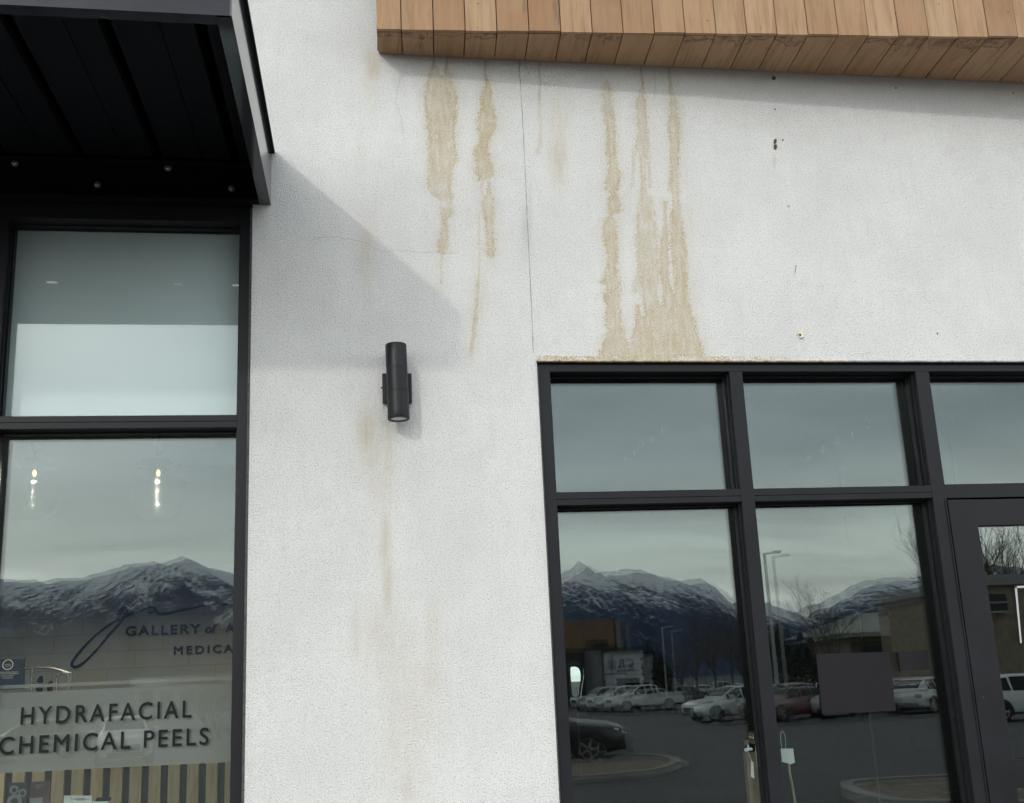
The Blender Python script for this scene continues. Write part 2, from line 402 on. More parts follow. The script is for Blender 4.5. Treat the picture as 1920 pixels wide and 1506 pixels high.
M['lens'] = plain('frosted_lens', (0.62, 0.60, 0.60), 0.3)
M['flash'] = plain('rusty_casing_bead', (0.42, 0.33, 0.23), 0.6, var=0.5, scale=25)
M['seal'] = plain('grey_sealant', (0.07, 0.067, 0.065), 0.8, var=0.3, scale=30)
M['crack'] = plain('hairline_crack', (0.56, 0.55, 0.535), 0.9)
M['joint'] = plain('control_joint_grey', (0.34, 0.335, 0.325), 0.9)  # darker grey of the thin joint strip
M['rust'] = plain('rusty_steel', (0.10, 0.055, 0.03), 0.8, var=0.5, scale=120)
M['screw'] = plain('grey_screw', (0.16, 0.15, 0.15), 0.5, 0.4)
M['plastic'] = plain('yellowed_plastic', (0.66, 0.60, 0.46), 0.5)
M['white'] = plain('white_paint', (0.74, 0.75, 0.74), 0.7)
M['int_dark'] = plain('dark_interior_paint', (0.030, 0.031, 0.033), 0.9)
M['int_floor'] = plain('dark_floor', (0.05, 0.05, 0.05), 0.6)
M['int_ceiling'] = plain('interior_ceiling', (0.30, 0.30, 0.30), 0.9)
M['tan_trim'] = plain('tan_trim', (0.30, 0.24, 0.17), 0.7)
M['paper'] = plain('white_paper', (0.80, 0.82, 0.80), 0.7, var=0.03)
M['chrome'] = plain('chrome_tube', (0.55, 0.53, 0.48), 0.25, 0.9)
M['brass'] = plain('brass', (0.62, 0.52, 0.34), 0.3, 0.85)
M['oak'] = None
def block_mat():
    m = Mat('painted_block'); P = m.pos()
    sw = m.n('ShaderNodeSeparateXYZ'); m.t.links.new(P, sw.inputs[0]); cb = m.n('ShaderNodeCombineXYZ'); m.t.links.new(sw.outputs[0], cb.inputs[0]); m.t.links.new(sw.outputs[2], cb.inputs[1])
    br = m.n('ShaderNodeTexBrick', {'Vector': cb.outputs[0], 'Color1': (0.72, 0.72, 0.68), 'Color2': (0.66, 0.66, 0.63), 'Mortar': (0.55, 0.55, 0.53), 'Scale': 1.0,
        'Mortar Size': 0.006, 'Mortar Smooth': 0.3, 'Brick Width': 0.44, 'Row Height': 0.145})
    c = m.mix(m.math('MULTIPLY', m.noise(14, 4, 0.6, P), 0.35), br.outputs['Color'], (0.56, 0.56, 0.53))
    m.p(Base_Color=c, Roughness=0.9); m.bump(br.outputs['Fac'], -0.3, 0.004); return m.m
M['block'] = block_mat()
def oak_mat():
    m = Mat('oak_slat'); P = m.pos(); g = m.noise(60, 4, 0.6, m.mapped(P, (1, 1, 0.08)), 0.5)
    m.p(Base_Color=m.mix(m.step(g, 0.35, 0.7), (0.66, 0.50, 0.30), (0.50, 0.36, 0.20)), Roughness=0.6); return m.m
M['oak'] = oak_mat()
M['asphalt'] = plain('asphalt', (0.046, 0.047, 0.049), 0.85, var=0.22, scale=0.5, bump=0.4, bscale=90)
M['concrete'] = plain('concrete', (0.36, 0.35, 0.33), 0.85, var=0.1, scale=2)
M['kerb'] = plain('kerb_concrete', (0.22, 0.22, 0.21), 0.85, var=0.1, scale=2)
def mulch_mat():
    m = Mat('mulch'); P = m.pos(); v = m.n('ShaderNodeTexVoronoi', {'Scale': 14.0}); m.t.links.new(P, v.inputs['Vector'])
    m.p(Base_Color=m.mix(v.outputs['Color'], (0.05, 0.045, 0.04), (0.26, 0.22, 0.17)), Roughness=0.95); m.bump(v.outputs['Distance'], 0.9, 0.05); return m.m
M['mulch'] = mulch_mat()

# ------------------------------------------------------------------ the wall of the shop building
building = thing('shop_building', 'white stucco shop front streaked with ochre run-off stains', 'building', (0.1, 0.1, 0))
XL, XR = -0.525, 0.796            # edges of the stucco pier between the two windows
ZL, ZR = 4.0112, 3.243              # heads of the two openings
def span_mask(px, py, spans, soft=15.0):
    ys = [s[0] for s in spans]
    xl = np.interp(py, ys, [s[1] for s in spans]); xr = np.interp(py, ys, [s[2] for s in spans])
    w = np.maximum(xr-xl, 0.5)
    sd = np.minimum(px-xl, xr-px)
    m = np.clip(0.5+sd/np.minimum(soft, np.maximum(w*0.85, 2.5)), 0, 1)
    ext = np.clip(np.minimum(py-ys[0], ys[-1]-py)/5.0+0.5, 0, 1)
    return m*ext
STAINS = [
 [(108,812,815),(120,812,817),(127,806,821),(140,803,825),(148,801,830),(152,800,834)],
 [(108,836,839),(125,834,841),(140,829,845),(150,822,849)],
 [(143,802,846),(150,800,848),(165,798,852),(180,795,857),(200,797,857),(220,799,855),(240,800,853),(260,803,854),(280,804,856),(300,805,857),(315,804,850),(335,801,846),(350,801,847),(362,806,847),(370,818,847),(378,824,845)],
 [(372,825,829),(395,825,829)], [(372,835,847),(390,838,846)],
 [(388,826,848),(405,826,846),(412,828,840),(430,827,840),(445,825,840),(460,818,839),(472,821,837),(478,827,832)],
 [(476,827,831),(500,825,829),(534,826,829)],
 [(112,909,911),(145,910,913),(153,910,916),(165,908,922),(175,903,923),(200,902,923),(212,898,929),(220,896,930),(245,898,928),(255,900,920),(270,896,917),(280,889,915),(300,891,919),(320,892,925),(333,893,924),(341,897,903)],
 [(333,898,906),(355,900,906),(378,901,908)],
 [(333,912,919),(360,914,921),(375,902,926),(395,904,926),(410,908,926),(440,912,926),(470,911,927),(480,915,927),(486,919,924)],
 [(398,896,899),(440,897,900),(480,898,901),(520,895,899),(560,893,898),(590,889,897),(620,885,893),(645,882,888),(668,879,883)],
 [(150,1136,1138),(158,1132,1143),(170,1128,1147),(200,1131,1151),(215,1132,1152),(230,1136,1152),(260,1138,1155),(290,1137,1155),(315,1141,1158),(325,1139,1167),(340,1136,1164),(358,1134,1157),(362,1145,1154),(375,1140,1163),(395,1140,1163),(405,1142,1153),(412,1133,1156),(440,1128,1157),(455,1132,1158),(480,1138,1158),(505,1138,1157),(519,1134,1160),(530,1124,1163),(536,1138,1164),(561,1132,1162),(574,1140,1162),(589,1134,1163),(608,1136,1168),(621,1141,1171),(633,1132,1172),(644,1130,1177),(668,1124,1184)],
 [(130,1201,1204),(160,1204,1208),(175,1198,1209),(200,1194,1211),(230,1193,1212),(255,1194,1215),(275,1190,1218),(290,1197,1218),(300,1199,1211),(340,1202,1210),(358,1201,1212),(370,1200,1222),(400,1196,1228),(440,1191,1232),(480,1193,1235),(520,1198,1239),(550,1202,1234),(565,1199,1236),(585,1196,1250)],
 [(278,1186,1198),(290,1185,1191),(335,1184,1190),(354,1182,1187)], [(285,1213,1220),(320,1215,1221),(352,1216,1223)],
 [(500,1195,1203),(530,1189,1200),(550,1185,1200)], [(380,1217,1224),(420,1223,1228)],
 [(130,1253,1255),(165,1256,1262),(180,1256,1266),(210,1255,1272),(250,1254,1276),(290,1257,1273),(330,1257,1273),(355,1253,1273),(365,1259,1273),(385,1262,1274),(400,1258,1276),(420,1256,1279),(450,1253,1284),(480,1257,1287),(520,1264,1287),(545,1265,1290),(570,1254,1293),(600,1240,1302)],
 [(376,1243,1252),(400,1245,1250),(420,1243,1252),(450,1240,1255),(480,1236,1254),(520,1238,1256),(545,1242,1262),(580,1243,1266)],
 [(572,1192,1293),(600,1192,1302),(615,1188,1305),(640,1183,1313),(655,1181,1317),(668,1126,1322)],
]
STRENGTH = [.75, .75, [(140,1.0),(240,1.0),(300,.85),(378,.75)], .45, .5, [(388,.6),(420,.8),(478,.85)], .45, 1.08, .4, [(333,.55),(375,.75),(486,.9)], [(398,.28),(500,.42),(560,.85),(668,.75)],
            [(150,.6),(220,.85),(320,1.0),(668,.95)], [(130,.5),(200,.75),(270,.7),(360,.7),(440,.72),(585,.8)], .5, .5, .55, .4, [(130,.6),(200,.95),(330,.85),(365,.7),(390,.9),(600,1.0)], .85, [(572,.85),(668,1.05)]]
def px_gauss(px, py, cx, cy, rx, ry): return np.exp(-((px-cx)/rx)**2-((py-cy)/ry)**2)
def paint_stains(co):
    px, py = proj(co)
    r = np.zeros(len(co))
    al = np.ones(len(co))
    for s, k in zip(STAINS, STRENGTH):
        m_ = span_mask(px, py, s)
        if len(np.atleast_1d(k)) > 1: k = np.interp(py, [q[0] for q in k], [q[1] for q in k])
        al = np.where(m_ > r, k, al); r = np.maximum(r, m_)
    for cx, cy, rx, ry, k in ((819,257,7,9,.55),(808,244,3,22,.35),(1152,404,5,9,.5),(835,372,7,14,.35),(1203,570,5,30,.45),(1236,545,5,26,.45),(1258,480,4,44,.5),(1206,585,6,14,.5)):
        r = r*(1-k*px_gauss(px, py, cx, cy, rx, ry))
    # stained lip over the right window
    lip = np.clip((py-665.5)/3.5, 0, 1)*np.clip((690-py)/6, 0, 1)*np.clip((px-1002)/10, 0, 1)*np.clip((1580-px)/330, 0, 1)*0.95
    r = np.maximum(r, lip*np.clip(0.75+0.3*np.sin(px*0.045)*np.sin(px*0.013+1), 0, 1))
    r2 = span_mask(px, py, [(114,1011,1013),(170,1009,1014),(215,1007,1015),(240,1011,1018),(275,1008,1015),(288,1001,1010)], 14)*0.85
    g = 0.55*r2
    halo = np.zeros(len(co))                     # the faint wash that spreads a little past every run
    for s, k in zip(STAINS, STRENGTH):
        if len(np.atleast_1d(k)) > 1: k = np.interp(py, [q[0] for q in k], [q[1] for q in k])
        ys = [q[0] for q in s]; xl = np.interp(py, ys, [q[1] for q in s]); xr = np.interp(py, ys, [q[2] for q in s])
        out = np.maximum(np.maximum(xl-px, px-xr), 0)
        vy = np.maximum(np.maximum(ys[0]-py, (py-ys[-1])/2.5), 0)
        halo = np.maximum(halo, k*0.30*np.exp(-(out/13)**2-(vy/9)**2))
    g = np.maximum(g, halo)
    for cx, cy, rx, ry, a in ((1047,295,19,56,.62),(1046,230,22,60,.36),(1060,215,13,40,.2),(1208,330,34,60,.16),(1235,480,45,110,.25),(700,126,14,28,.8),(692,160,14,45,.25),(676,280,10,60,.14),(688,470,17,56,.46),(690,545,12,60,.2),
                              (688,815,20,44,.66),(700,850,26,44,.42),(728,840,14,70,.42),(714,910,26,50,.34),(722,1020,10,64,.60),(727,1105,9,56,.62),(718,1190,42,60,.30),
                              (668,1190,14,66,.30),(812,1180,15,56,.27),(745,1250,60,60,.24),(805,1265,24,48,.32),(775,1330,45,80,.26),(742,1330,14,60,.25),(760,1420,40,80,.20),(765,1480,14,70,.34),(735,1400,16,70,.26),(1300,560,16,90,.22),(1280,420,14,80,.2),(1170,560,20,90,.15),(1180,330,16,90,.14),(1228,330,18,120,.16),(1290,470,14,130,.26),(1225,440,12,60,.22),(1240,600,50,60,.2),(1012,200,16,60,.12),(865,300,10,90,.10),(1035,330,9,22,.22),
                              (560,560,60,120,.04)):
        g = np.maximum(g, a*px_gauss(px, py, cx, cy, rx, ry))
    b = np.zeros(len(co))
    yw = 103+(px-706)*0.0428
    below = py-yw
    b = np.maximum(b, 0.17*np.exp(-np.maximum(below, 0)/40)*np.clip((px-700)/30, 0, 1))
    for cx, wd, y1, a in ((812,2.2,30,.6),(837,2.4,36,.6),(872,2.0,30,.22),(910,2.0,52,.62),(1012,2.2,80,.5),(1203,2.4,46,.5),(1228,1.8,66,.35),(1255,2.2,52,.55),(1087,30,30,.10),(975,3,30,.4)):
        b = np.maximum(b, a*np.exp(-((px-cx-np.sin(py*.13)*1.2)/wd)**2)*np.clip((y1-below)/12, 0, 1)*np.clip(below/3+1, 0, 1))
    for cx, cy, rx, ry, a in ((985,430,9,50,.24),(992,410,7,60,.2),(1452,302,2.5,12,.3),(478,400,7,25,.25),(872,180,6,45,.10),(715,790,5,45,.12)):
        b = np.maximum(b, a*px_gauss(px, py, cx, cy, rx, ry))
    # dust gathered at the two window edges
    b = np.maximum(b, 0.16*np.exp(-np.abs(co[:, 0]-XL)/0.016)*(co[:, 2] < ZL))
    b = np.maximum(b, 0.16*np.exp(-np.abs(co[:, 0]-XR)/0.012)*(co[:, 2] < ZR))
    return np.stack([r, g, b, al], 1)
def axis_cells(marks, fine_lo, fine_hi, fine=0.0062, coarse=0.25):
    out = []
    for a, b in zip(marks, marks[1:]):
        st = fine if a >= fine_lo-1e-6 and b <= fine_hi+1e-6 else coarse
        n = max(1, int(math.ceil((b-a)/st))); out += list(np.linspace(a, b, n, endpoint=False))
    return np.array(out+[marks[-1]])
def stucco_wall():
    xs = axis_cells([-6.0, -2.0, XL, XR, 3.9, 5.6, 9.0], XL, 3.9)
    zs = axis_cells([-0.05, 0.2, 1.0, ZR, ZL, 5.25, 6.4], 1.0, 5.25)
    nx, nz = len(xs), len(zs)
    X, Z = np.meshgrid(xs, zs)
    cx, cz = (xs[:-1]+xs[1:])/2, (zs[:-1]+zs[1:])/2
    CX, CZ = np.meshgrid(cx, cz)
    hole = ((CX < XL) & (CX > -2.0-2.0) & (CZ < ZL) & (CZ > 0.2)) | ((CX > XR) & (CX < 5.6) & (CZ < ZR) & (CZ > -0.2))
    jj, ii = np.nonzero(~hole)
    i0 = jj*nx+ii
    faces = np.stack([i0, i0+1, i0+1+nx, i0+nx], 1)
    used = np.unique(faces); remap = -np.ones(nx*nz, int); remap[used] = np.arange(len(used))
    co = np.stack([X.ravel(), np.zeros(nx*nz), Z.ravel()], 1)[used]
    faces = remap[faces]
    col = paint_stains(co)
    me = bpy.data.meshes.new('stucco_wall')
    me.vertices.add(len(co)); me.vertices.foreach_set('co', co.astype(np.float32).ravel())
    me.loops.add(faces.size); me.loops.foreach_set('vertex_index', faces.astype(np.int32).ravel())
    me.polygons.add(len(faces)); me.polygons.foreach_set('loop_start', np.arange(0, faces.size, 4, dtype=np.int32))
    me.update(calc_edges=True)
    a = me.attributes.new('stain', 'FLOAT_COLOR', 'POINT'); a.data.foreach_set('color', col.astype(np.float32).ravel())
    return link('stucco_wall', me, M['stucco'], building)
stucco_wall()
mb = MB()                                     # stucco returns round the two openings
for p in ([(XL,0,0.2),(XL,0,ZL),(XL,.10,ZL),(XL,.10,0.2)], [(-4,0,ZL),(XL,0,ZL),(XL,.10,ZL),(-4,.10,ZL)], [(XR,0,-.05),(XR,0,ZR),(XR,.10,ZR),(XR,.10,-.05)],
          [(XR,0,ZR),(5.6,0,ZR),(5.6,.10,ZR),(XR,.10,ZR)], [(5.6,0,-.05),(5.6,0,ZR),(5.6,.10,ZR),(5.6,.10,-.05)], [(-4,0,.2),(XL,0,.2),(XL,.10,.2),(-4,.10,.2)]): mb.poly(p)
mb.build('reveal', M['stucco'], building, fix=False)
XB = float(at(1590, 675)[0])
mb = MB(); mb.box(XR-.004, XB, -0.0035, 0.016, ZR-0.006, ZR-0.001); mb.build('casing_bead', M['flash'], building)
mb = MB(); mb.box(XB+.0005, 5.5, -0.0030, 0.016, ZR-0.006, ZR-0.001); mb.build('casing_bead', plain('grey_casing_bead', (.30, .295, .28), .6, var=.4, scale=20), building)
mb = MB()                                     # sealant beads beside the frames
mb.box(XL-.0115, XL-.0005, .004, .05, .2, ZL-.02); mb.box(XR+.0005, XR+.007, .006, .05, 0, ZR-.03)
mb.build('sealant', M['seal'], building)
def ribbon(name, pts, wpx, mat):
    mb = MB(); L = []; Rr = []
    for i, p in enumerate(pts):
        a = pts[max(i-1, 0)]; b = pts[min(i+1, len(pts)-1)]
        t = np.array([b[0]-a[0], b[1]-a[1]], float); t /= np.linalg.norm(t); n = np.array([-t[1], t[0]])*wpx/2*(0.6+0.8*random.random())
        L.append(at(p[0]+n[0], p[1]+n[1], -0.0012)); Rr.append(at(p[0]-n[0], p[1]-n[1], -0.0012))
    mb.quads(L, Rr); return mb.build(name, mat, building)
def wander(pts, amp, step=6):
    out = []
    for a, b in zip(pts, pts[1:]):
        n = max(1, int(math.hypot(b[0]-a[0], b[1]-a[1])/step))
        for k in range(n): out.append((a[0]+(b[0]-a[0])*k/n+random.uniform(-amp, amp), a[1]+(b[1]-a[1])*k/n+random.uniform(-amp, amp)))
    return out+[pts[-1]]
ribbon('control_joint', wander([(973.2,113),(979,210),(985,330),(990,440),(996,560),(1000,662)], 0.35, 12), 1.35, M['joint'])
M_cr = M['crack']
ribbon('crack', wander([(750,140),(747,160),(742,178),(741,195),(748,205),(752,225),(755,250)], 1.2), 0.9, M_cr)
ribbon('crack', wander([(588,446),(612,445),(635,444),(652,449),(672,452),(690,457),(703,466),(713,471),(735,470),(760,470),(790,473),(820,472),(845,477),(862,473)], 0.9), 0.75, M_cr)
# inside of the building: slab roof, partition, backs
mb = MB(); mb.box(-6, 9, 0.16, 9.5, 6.2, 6.4); mb.build('roof_slab', M['int_dark'], building)
mb = MB(); mb.box(-.02, .22, 0.14, 9.3, -.1, 6.19); mb.build('partition', M['int_dark'], building)
mb = MB(); mb.box(-6, 9, 9.3, 9.5, -.1, 6.19); mb.build('rear_wall', M['int_dark'], building)
mb = MB(); mb.box(-6, -5.8, 0.02, 9.29, -.1, 6.19); mb.build('side_wall', M['int_dark'], building)
mb = MB(); mb.box(8.8, 9, 0.02, 9.29, -.1, 6.19); mb.build('side_wall', M['int_dark'], building)
mb = MB(); mb.box(.23, 8.79, .17, 9.29, 3.9, 4.0); mb.build('ceiling_slab', M['int_dark'], building)
mb = MB(); mb.box(-.42, -.03, .14, .16, 0, 6.1); mb.box(.23, .70, .14, .16, 0, 3.88); mb.build('lining', M['int_dark'], building)
mb = MB(); mb.box(-5.8, 8.79, .16, 9.29, -.02, 0.004); tag(mb.build('floor', M['int_floor']), 'dark shop floor behind the glass', None, None, 'structure')

# ------------------------------------------------------------------ storefront windows
FY, FB = 0.020, 0.145             # face and back of the aluminium members
def X_at(px, py, Y=FY): return float(at(px, py, Y)[0])
def Z_at(px, py, Y=FY): return float(at(px, py, Y)[2])
def member(mb, x0, x1, z0, z1, dy=0.0, b=0.0015): mb.box(x0, x1, FY+dy, FB-dy, z0, z1, b)
def stops(mb, x0, x1, z0, z1):
    """glazing stops: a small step inside the opening, in front of the glass"""
    y0, y1, t = 0.083, GLASS_Y-0.003, 0.009
    mb.box(x0+.0005, x0+t, y0, y1, z0+.0005, z1-.0005); mb.box(x1-t, x1-.0005, y0, y1, z0+.0005, z1-.0005)
    mb.box(x0+t+.0005, x1-t-.0005, y0+.001, y1, z1-t, z1-.0005); mb.box(x0+t+.0005, x1-t-.0005, y0+.001, y1, z0+.0005, z0+t)
    for xx in (x0+.0005, x1-.0065):
        mb.box(xx, xx+.006, 0.050, 0.058, z0+.0005, z1-.0005)
TILT_X, TILT_Z = R(-0.13), R(-0.27)          # the inner sheet of each double pane is never quite parallel
def pane(parent, x0, x1, z0, z1, k=1.0):
    mb = MB(); mb.box(x0, x1, GLASS_Y, GLASS_Y+.006, z0, z1); o = mb.build('pane', M['glass'], parent)
    mb = MB(); cx, cz = (x0+x1)/2, (z0+z1)/2
    vs = mb.box(-(x1-x0)/2, (x1-x0)/2, -.003, .003, -(z1-z0)/2, (z1-z0)/2)
    rot = Matrix.Rotation(TILT_Z*k, 4, 'Z') @ Matrix.Rotation(TILT_X*k, 4, 'X')
    for v in vs: v.co = rot @ v.co+Vector((cx, GLASS_Y+.021, cz))
    mb.build('inner_pane', M['glass_in'], o)
    return o
# right-hand shop
winR = thing('storefront_window', 'dark framed shop window right of the stained pier, reflecting pickups and mountains', 'window', (2.0, 0.05, 0.1), 0, 'storefront windows')
xj0, xj1 = XR+.006, X_at(1031, 700)
zh1, zh0 = ZR-.014, Z_at(1385, 696.5)
zt1, zt0 = Z_at(1400, 916.5), Z_at(1400, 940.5)
m1a, m1b = X_at(1367.8, 697), X_at(1391.5, 697)
m2a, m2b = X_at(1715.5, 692), X_at(1742.0, 701)
xD = X_at(1770.5, 932)
END = 5.5
mb = MB(); member(mb, xj0, xj1, 0.02, zh1); member(mb, xj1+.0006, END, zh0, zh1, .0015)
member(mb, xj1+.0006, m2b, 0.02, .12, .0015)
for (a, b) in ((xj1, m1a), (m1b, m2a)):
    stops(mb, a, b, zt1, zh0); stops(mb, a, b, .12, zt0)
stops(mb, m2b, 4.45, zt1+.006, zh0)
mb.build('frame', M['alu'], winR)
for a, b in ((m1a, m1b), (m2a, m2b)):
    mb = MB(); member(mb, a, b, .02, zh0-.0006, .0005); mb.build('mullion', M['alu'], winR)
mb = MB(); member(mb, 4.45, 4.52, .02, zh0-.0006, .0005); mb.build('mullion', M['alu'], winR)
zm = zt0+(zt1-zt0)*.45
mb = MB()
for a, b in ((xj1+.0006, m1a-.0006), (m1b+.0006, m2a-.0006)):
    member(mb, a, b, zt0, zm-.0007, .002); member(mb, a, b, zm+.0007, zt1, .0012)
member(mb, m2b+.0006, 4.449, zt0-.004, zt1+.004, .001)
mb.build('transom', M['alu'], winR)
panesR = []
for a, b in ((xj1, m1a), (m1b, m2a)):
    panesR.append(pane(winR, a-.006, b+.006, zt1-.006, zh0+.006)); panesR.append(pane(winR, a-.006, b+.006, .115, zt0+.006))
panesR.append(pane(winR, m2b-.006, 4.455, zt1-.004, zh0+.006))
panesR.append(pane(winR, 4.515, END, .115, zh0+.006))
mb = MB()
for x, z, w, h in ((at(1446,930)[0], at(1446,930)[2], .003, .003), (at(1384,1132)[0], at(1384,1132)[2], .003, .003)): pass
mb.bm.free()
# door of the right-hand shop
door = thing('glass_door', 'dark framed glass shop door at the right edge of the photo', 'door', (3.3, 0.05, 0.02))
zd1 = zt0-.010
dxa = xD+.010
gxa = X_at(1834.5, 1003, .02); gz1 = Z_at(1870, 985.5, .02)
DF = 0.010                        # the leaf stands a little proud of the frame
mb = MB(); mb.box(xD-.0005, dxa-.0025, FY-.004, FB-.01, .02, zd1, .001); mb.build('door_jamb', M['alu'], door)
zr1, zr0 = Z_at(1905, 1428.5, .02), Z_at(1905, 1478, .02)
mb = MB(); mb.box(dxa, gxa, DF, .06, .03, zd1-.004, .002)
mb.box(4.30, 4.44, DF, .06, .03, zd1-.004, .002)
mb.box(gxa+.0006, 4.2994, DF+.0015, .058, gz1, zd1-.005, .002)
mb.box(gxa+.0006, 4.2994, DF+.0015, .058, zr0, zr1, .002)
mb.box(gxa+.0006, 4.2994, DF+.0015, .058, .03, .29, .002)
mb.build('door_frame', M['alu'], door)
mb = MB()                          # bright edge of the glazing bead
mb.box(gxa+.002, 4.297, DF+.006, .03, zr1+.001, zr1+.010)
mb.build('glazing_bead', M['alu'], door)
for z0, z1 in ((zr1, gz1), (.28, zr0)):
    mb = MB(); mb.box(gxa-.004, 4.304, .034, .040, z0-.004, z1+.004); dp = mb.build('pane', M['glass'], door)
    mb = MB(); mb.box(gxa-.004, 4.304, .046, .052, z0-.004, z1+.004); mb.build('inner_pane', M['glass_in'], dp)
mb = MB()                          # white outline of a sticker on the glass
c0, c1 = at(1902, 1101, .033), at(1916, 1205, .033)
for (a, b, c, d) in (((1902.5,1099),(1960,1097),(1960,1101),(1903,1103)), ((1902.5,1099),(1906.5,1099),(1916,1206),(1913,1206))):
    mb.prism([at(*p, .0325) for p in (a, b, c, d)], (0, .0008, 0))
mb.build('sticker_outline', plain('grey_white_vinyl', (.40, .415, .40), .7, var=.03), door)

# left-hand shop
winL = thing('storefront_window', 'tall shop window under the black canopy with frosted lettering and pendant lights', 'window', (-1.2, 0.05, 0.3), 0, 'storefront windows')
lx1 = XL-.012; lx0 = X_at(444.3, 790)
lm1 = X_at(17.0, 405); lm0 = lm1-.064
lt1, lt0 = Z_at(220, 779), Z_at(220, 803)
lh1, lh0 = ZL-.0030, Z_at(230, 412)
LE = -3.9
mb = MB(); member(mb, lx0, lx1, .22, lh1); member(mb, LE, lx0-.0006, lh0, lh1, .0015); member(mb, LE, lx0-.0006, .22, .32, .0015)
stops(mb, lm1, lx0, lt1, lh0); stops(mb, lm1, lx0, .32, lt0)
mb.build('frame', M['alu'], winL)
for a, b in ((lm0, lm1), (LE, LE+.064)):
    mb = MB(); member(mb, a, b, .3206, lh0-.0006, .0005); mb.build('mullion', M['alu'], winL)
lzm = lt0+(lt1-lt0)*.5
mb = MB()
for a, b in ((lm1+.0006, lx0-.0006), (LE+.065, lm0-.0006)):
    member(mb, a, b, lt0, lzm-.0007, .0012); member(mb, a, b, lzm+.0007, lt1, .0022)
mb.build('transom', M['alu'], winL)
up_pane = pane(winL, lm1-.006, lx0+.006, lt1-.006, lh0+.006, .55)
lo_pane = pane(winL, lm1-.006, lx0+.006, .315, lt0+.006, .55)
nb_pane = pane(winL, LE+.058, lm0+.006, lt1-.006, lh0+.006, .55); pane(winL, LE+.058, lm0+.006, .315, lt0+.006, .55)
# frosted vinyl band with lettering on the lower pane
VY = GLASS_Y+.010
def band(name, pts, par):
    mb = MB(); mb.prism([at(*p, VY) for p in pts], (0, .0006, 0)); return mb.build(name, M['frosted'], par)
band('frosted_band', [(-260,1312.5),(436.5,1280.5),(430.5,1429),(-268,1463)], lo_pane)
band('frosted_stripe', [(-260,1296),(436.7,1268),(436.5,1274),(-260,1303)], lo_pane)
def lettering(body, a, b, cap, sp, par, Y, mat, depth, bold=0.0, shear=0.0):
    A, B = at(*a, Y), at(*b, Y)
    top = at(a[0], a[1]-cap, Y)
    return text_mesh('lettering', body, A, B-A, (0, 0, 1), np.linalg.norm(B-A), abs(top[2]-A[2]), depth, mat, par, sp, shear, bold)
lettering('HYDRAFACIAL', (38.0,1359.2), (359,1345), 32, 1.28, lo_pane, GLASS_Y-.0015, M['black'], .0007, .012)
lettering('CHEMICAL PEELS', (-3,1415.2), (391,1396), 32, 1.25, lo_pane, GLASS_Y-.0015, M['black'], .0007, .012)

# ------------------------------------------------------------------ canopy over the left-hand shop
can = thing('metal_canopy', 'black steel canopy with ribbed underside over the left shop window', 'canopy', (-2.3, 0, 4.0))
CX1, CZ0, CZ1, CYF, CXL = -.441, 4.011, 4.279, -1.39, -4.3
fl = .052
def chan(name, pts_lo, mat):
    return
mb = MB()                          # front channel: web, bottom flange, top lip
mb.box(CXL, CX1-.0075, CYF, CYF+.008, CZ0, CZ1); mb.box(CXL, CX1-fl-.0004, CYF+.0084, CYF+fl, CZ0+.0006, CZ0+.009)
mb.box(CXL, CX1-.0075, CYF-.012, CYF+.06, CZ1+.0006, CZ1+.014)
mb.build('front_fascia', M['canopy'], can)
mb = MB()                          # right-hand channel
mb.box(CX1-.007, CX1, CYF-.0005, -.0015, CZ0-.0005, CZ1); mb.box(CX1-fl, CX1-.0074, CYF+.0008, -.0015, CZ0, CZ0+.009)
mb.build('side_panel', M['canopy_side'], can)
mb = MB(); mb.box(CX1-.05, CX1+.016, CYF-.012, -.002, CZ1+.0008, CZ1+.0145); mb.build('top_cap', M['deck'], can)
mb = MB()                          # ledger bolted to the wall
mb.box(CXL, CX1-fl-.001, -.0105, -.0018, CZ0+.0095, CZ1+.0005); mb.box(CXL, CX1-fl-.001, -.052, -.0018, CZ0+.0005, CZ0+.009)
mb.box(CXL, CX1-fl-.001, -.055, -.0105, CZ1-.085, CZ1-.078)
mb.build('ledger', M['deck'], can)
mb = MB(); mb.box(CXL, XL-.001, -.0525, FY+.004, CZ0-.0012, CZ0+.0001); mb.build('head_flashing', M['deck'], can)
mb = MB()                          # ribbed deck, ribs run out from the wall
prof = []; x = CX1-.055; z0 = CZ1-.062
while x > CXL:
    for dx, dz in ((0, 0), (.085, 0), (.090, .034), (.126, .034), (.131, 0), (.250, 0), (.252, .006), (.257, .006), (.259, 0)):
        prof.append((x-dx, z0+dz))
    x -= .345
mb.quads([(a, CYF+.010, b) for a, b in prof], [(a, -.012, b) for a, b in prof])
mb.box(CXL, CX1-.01, CYF+.009, -.0105, z0+.034, z0+.040)
mb.build('deck', M['deck'], can)
for px, py in ((28,307),(183,347),(315,316),(434,354)):
    p = at(px, py, -.010)
    mb = MB(); mb.lathe([(.0165, 0), (.0165, .003), (.0105, .0032), (.0105, .009), (.006, .012)], p, (0, -1, 0), 14); mb.build('bolt', M['bolt'], can)

# ------------------------------------------------------------------ timber-clad fascia over the right-hand shop
fas = thing('timber_fascia', 'cedar boarded fascia box projecting above the stained wall', 'fascia', (2.5, -.2, 4.84))
TH = R(-3.42); FZ = 4.845
A0 = np.array([.0635, -.195]); FD = np.array([math.cos(TH), math.sin(TH)]); FN = np.array([FD[1], -FD[0]])   # along the face, outward
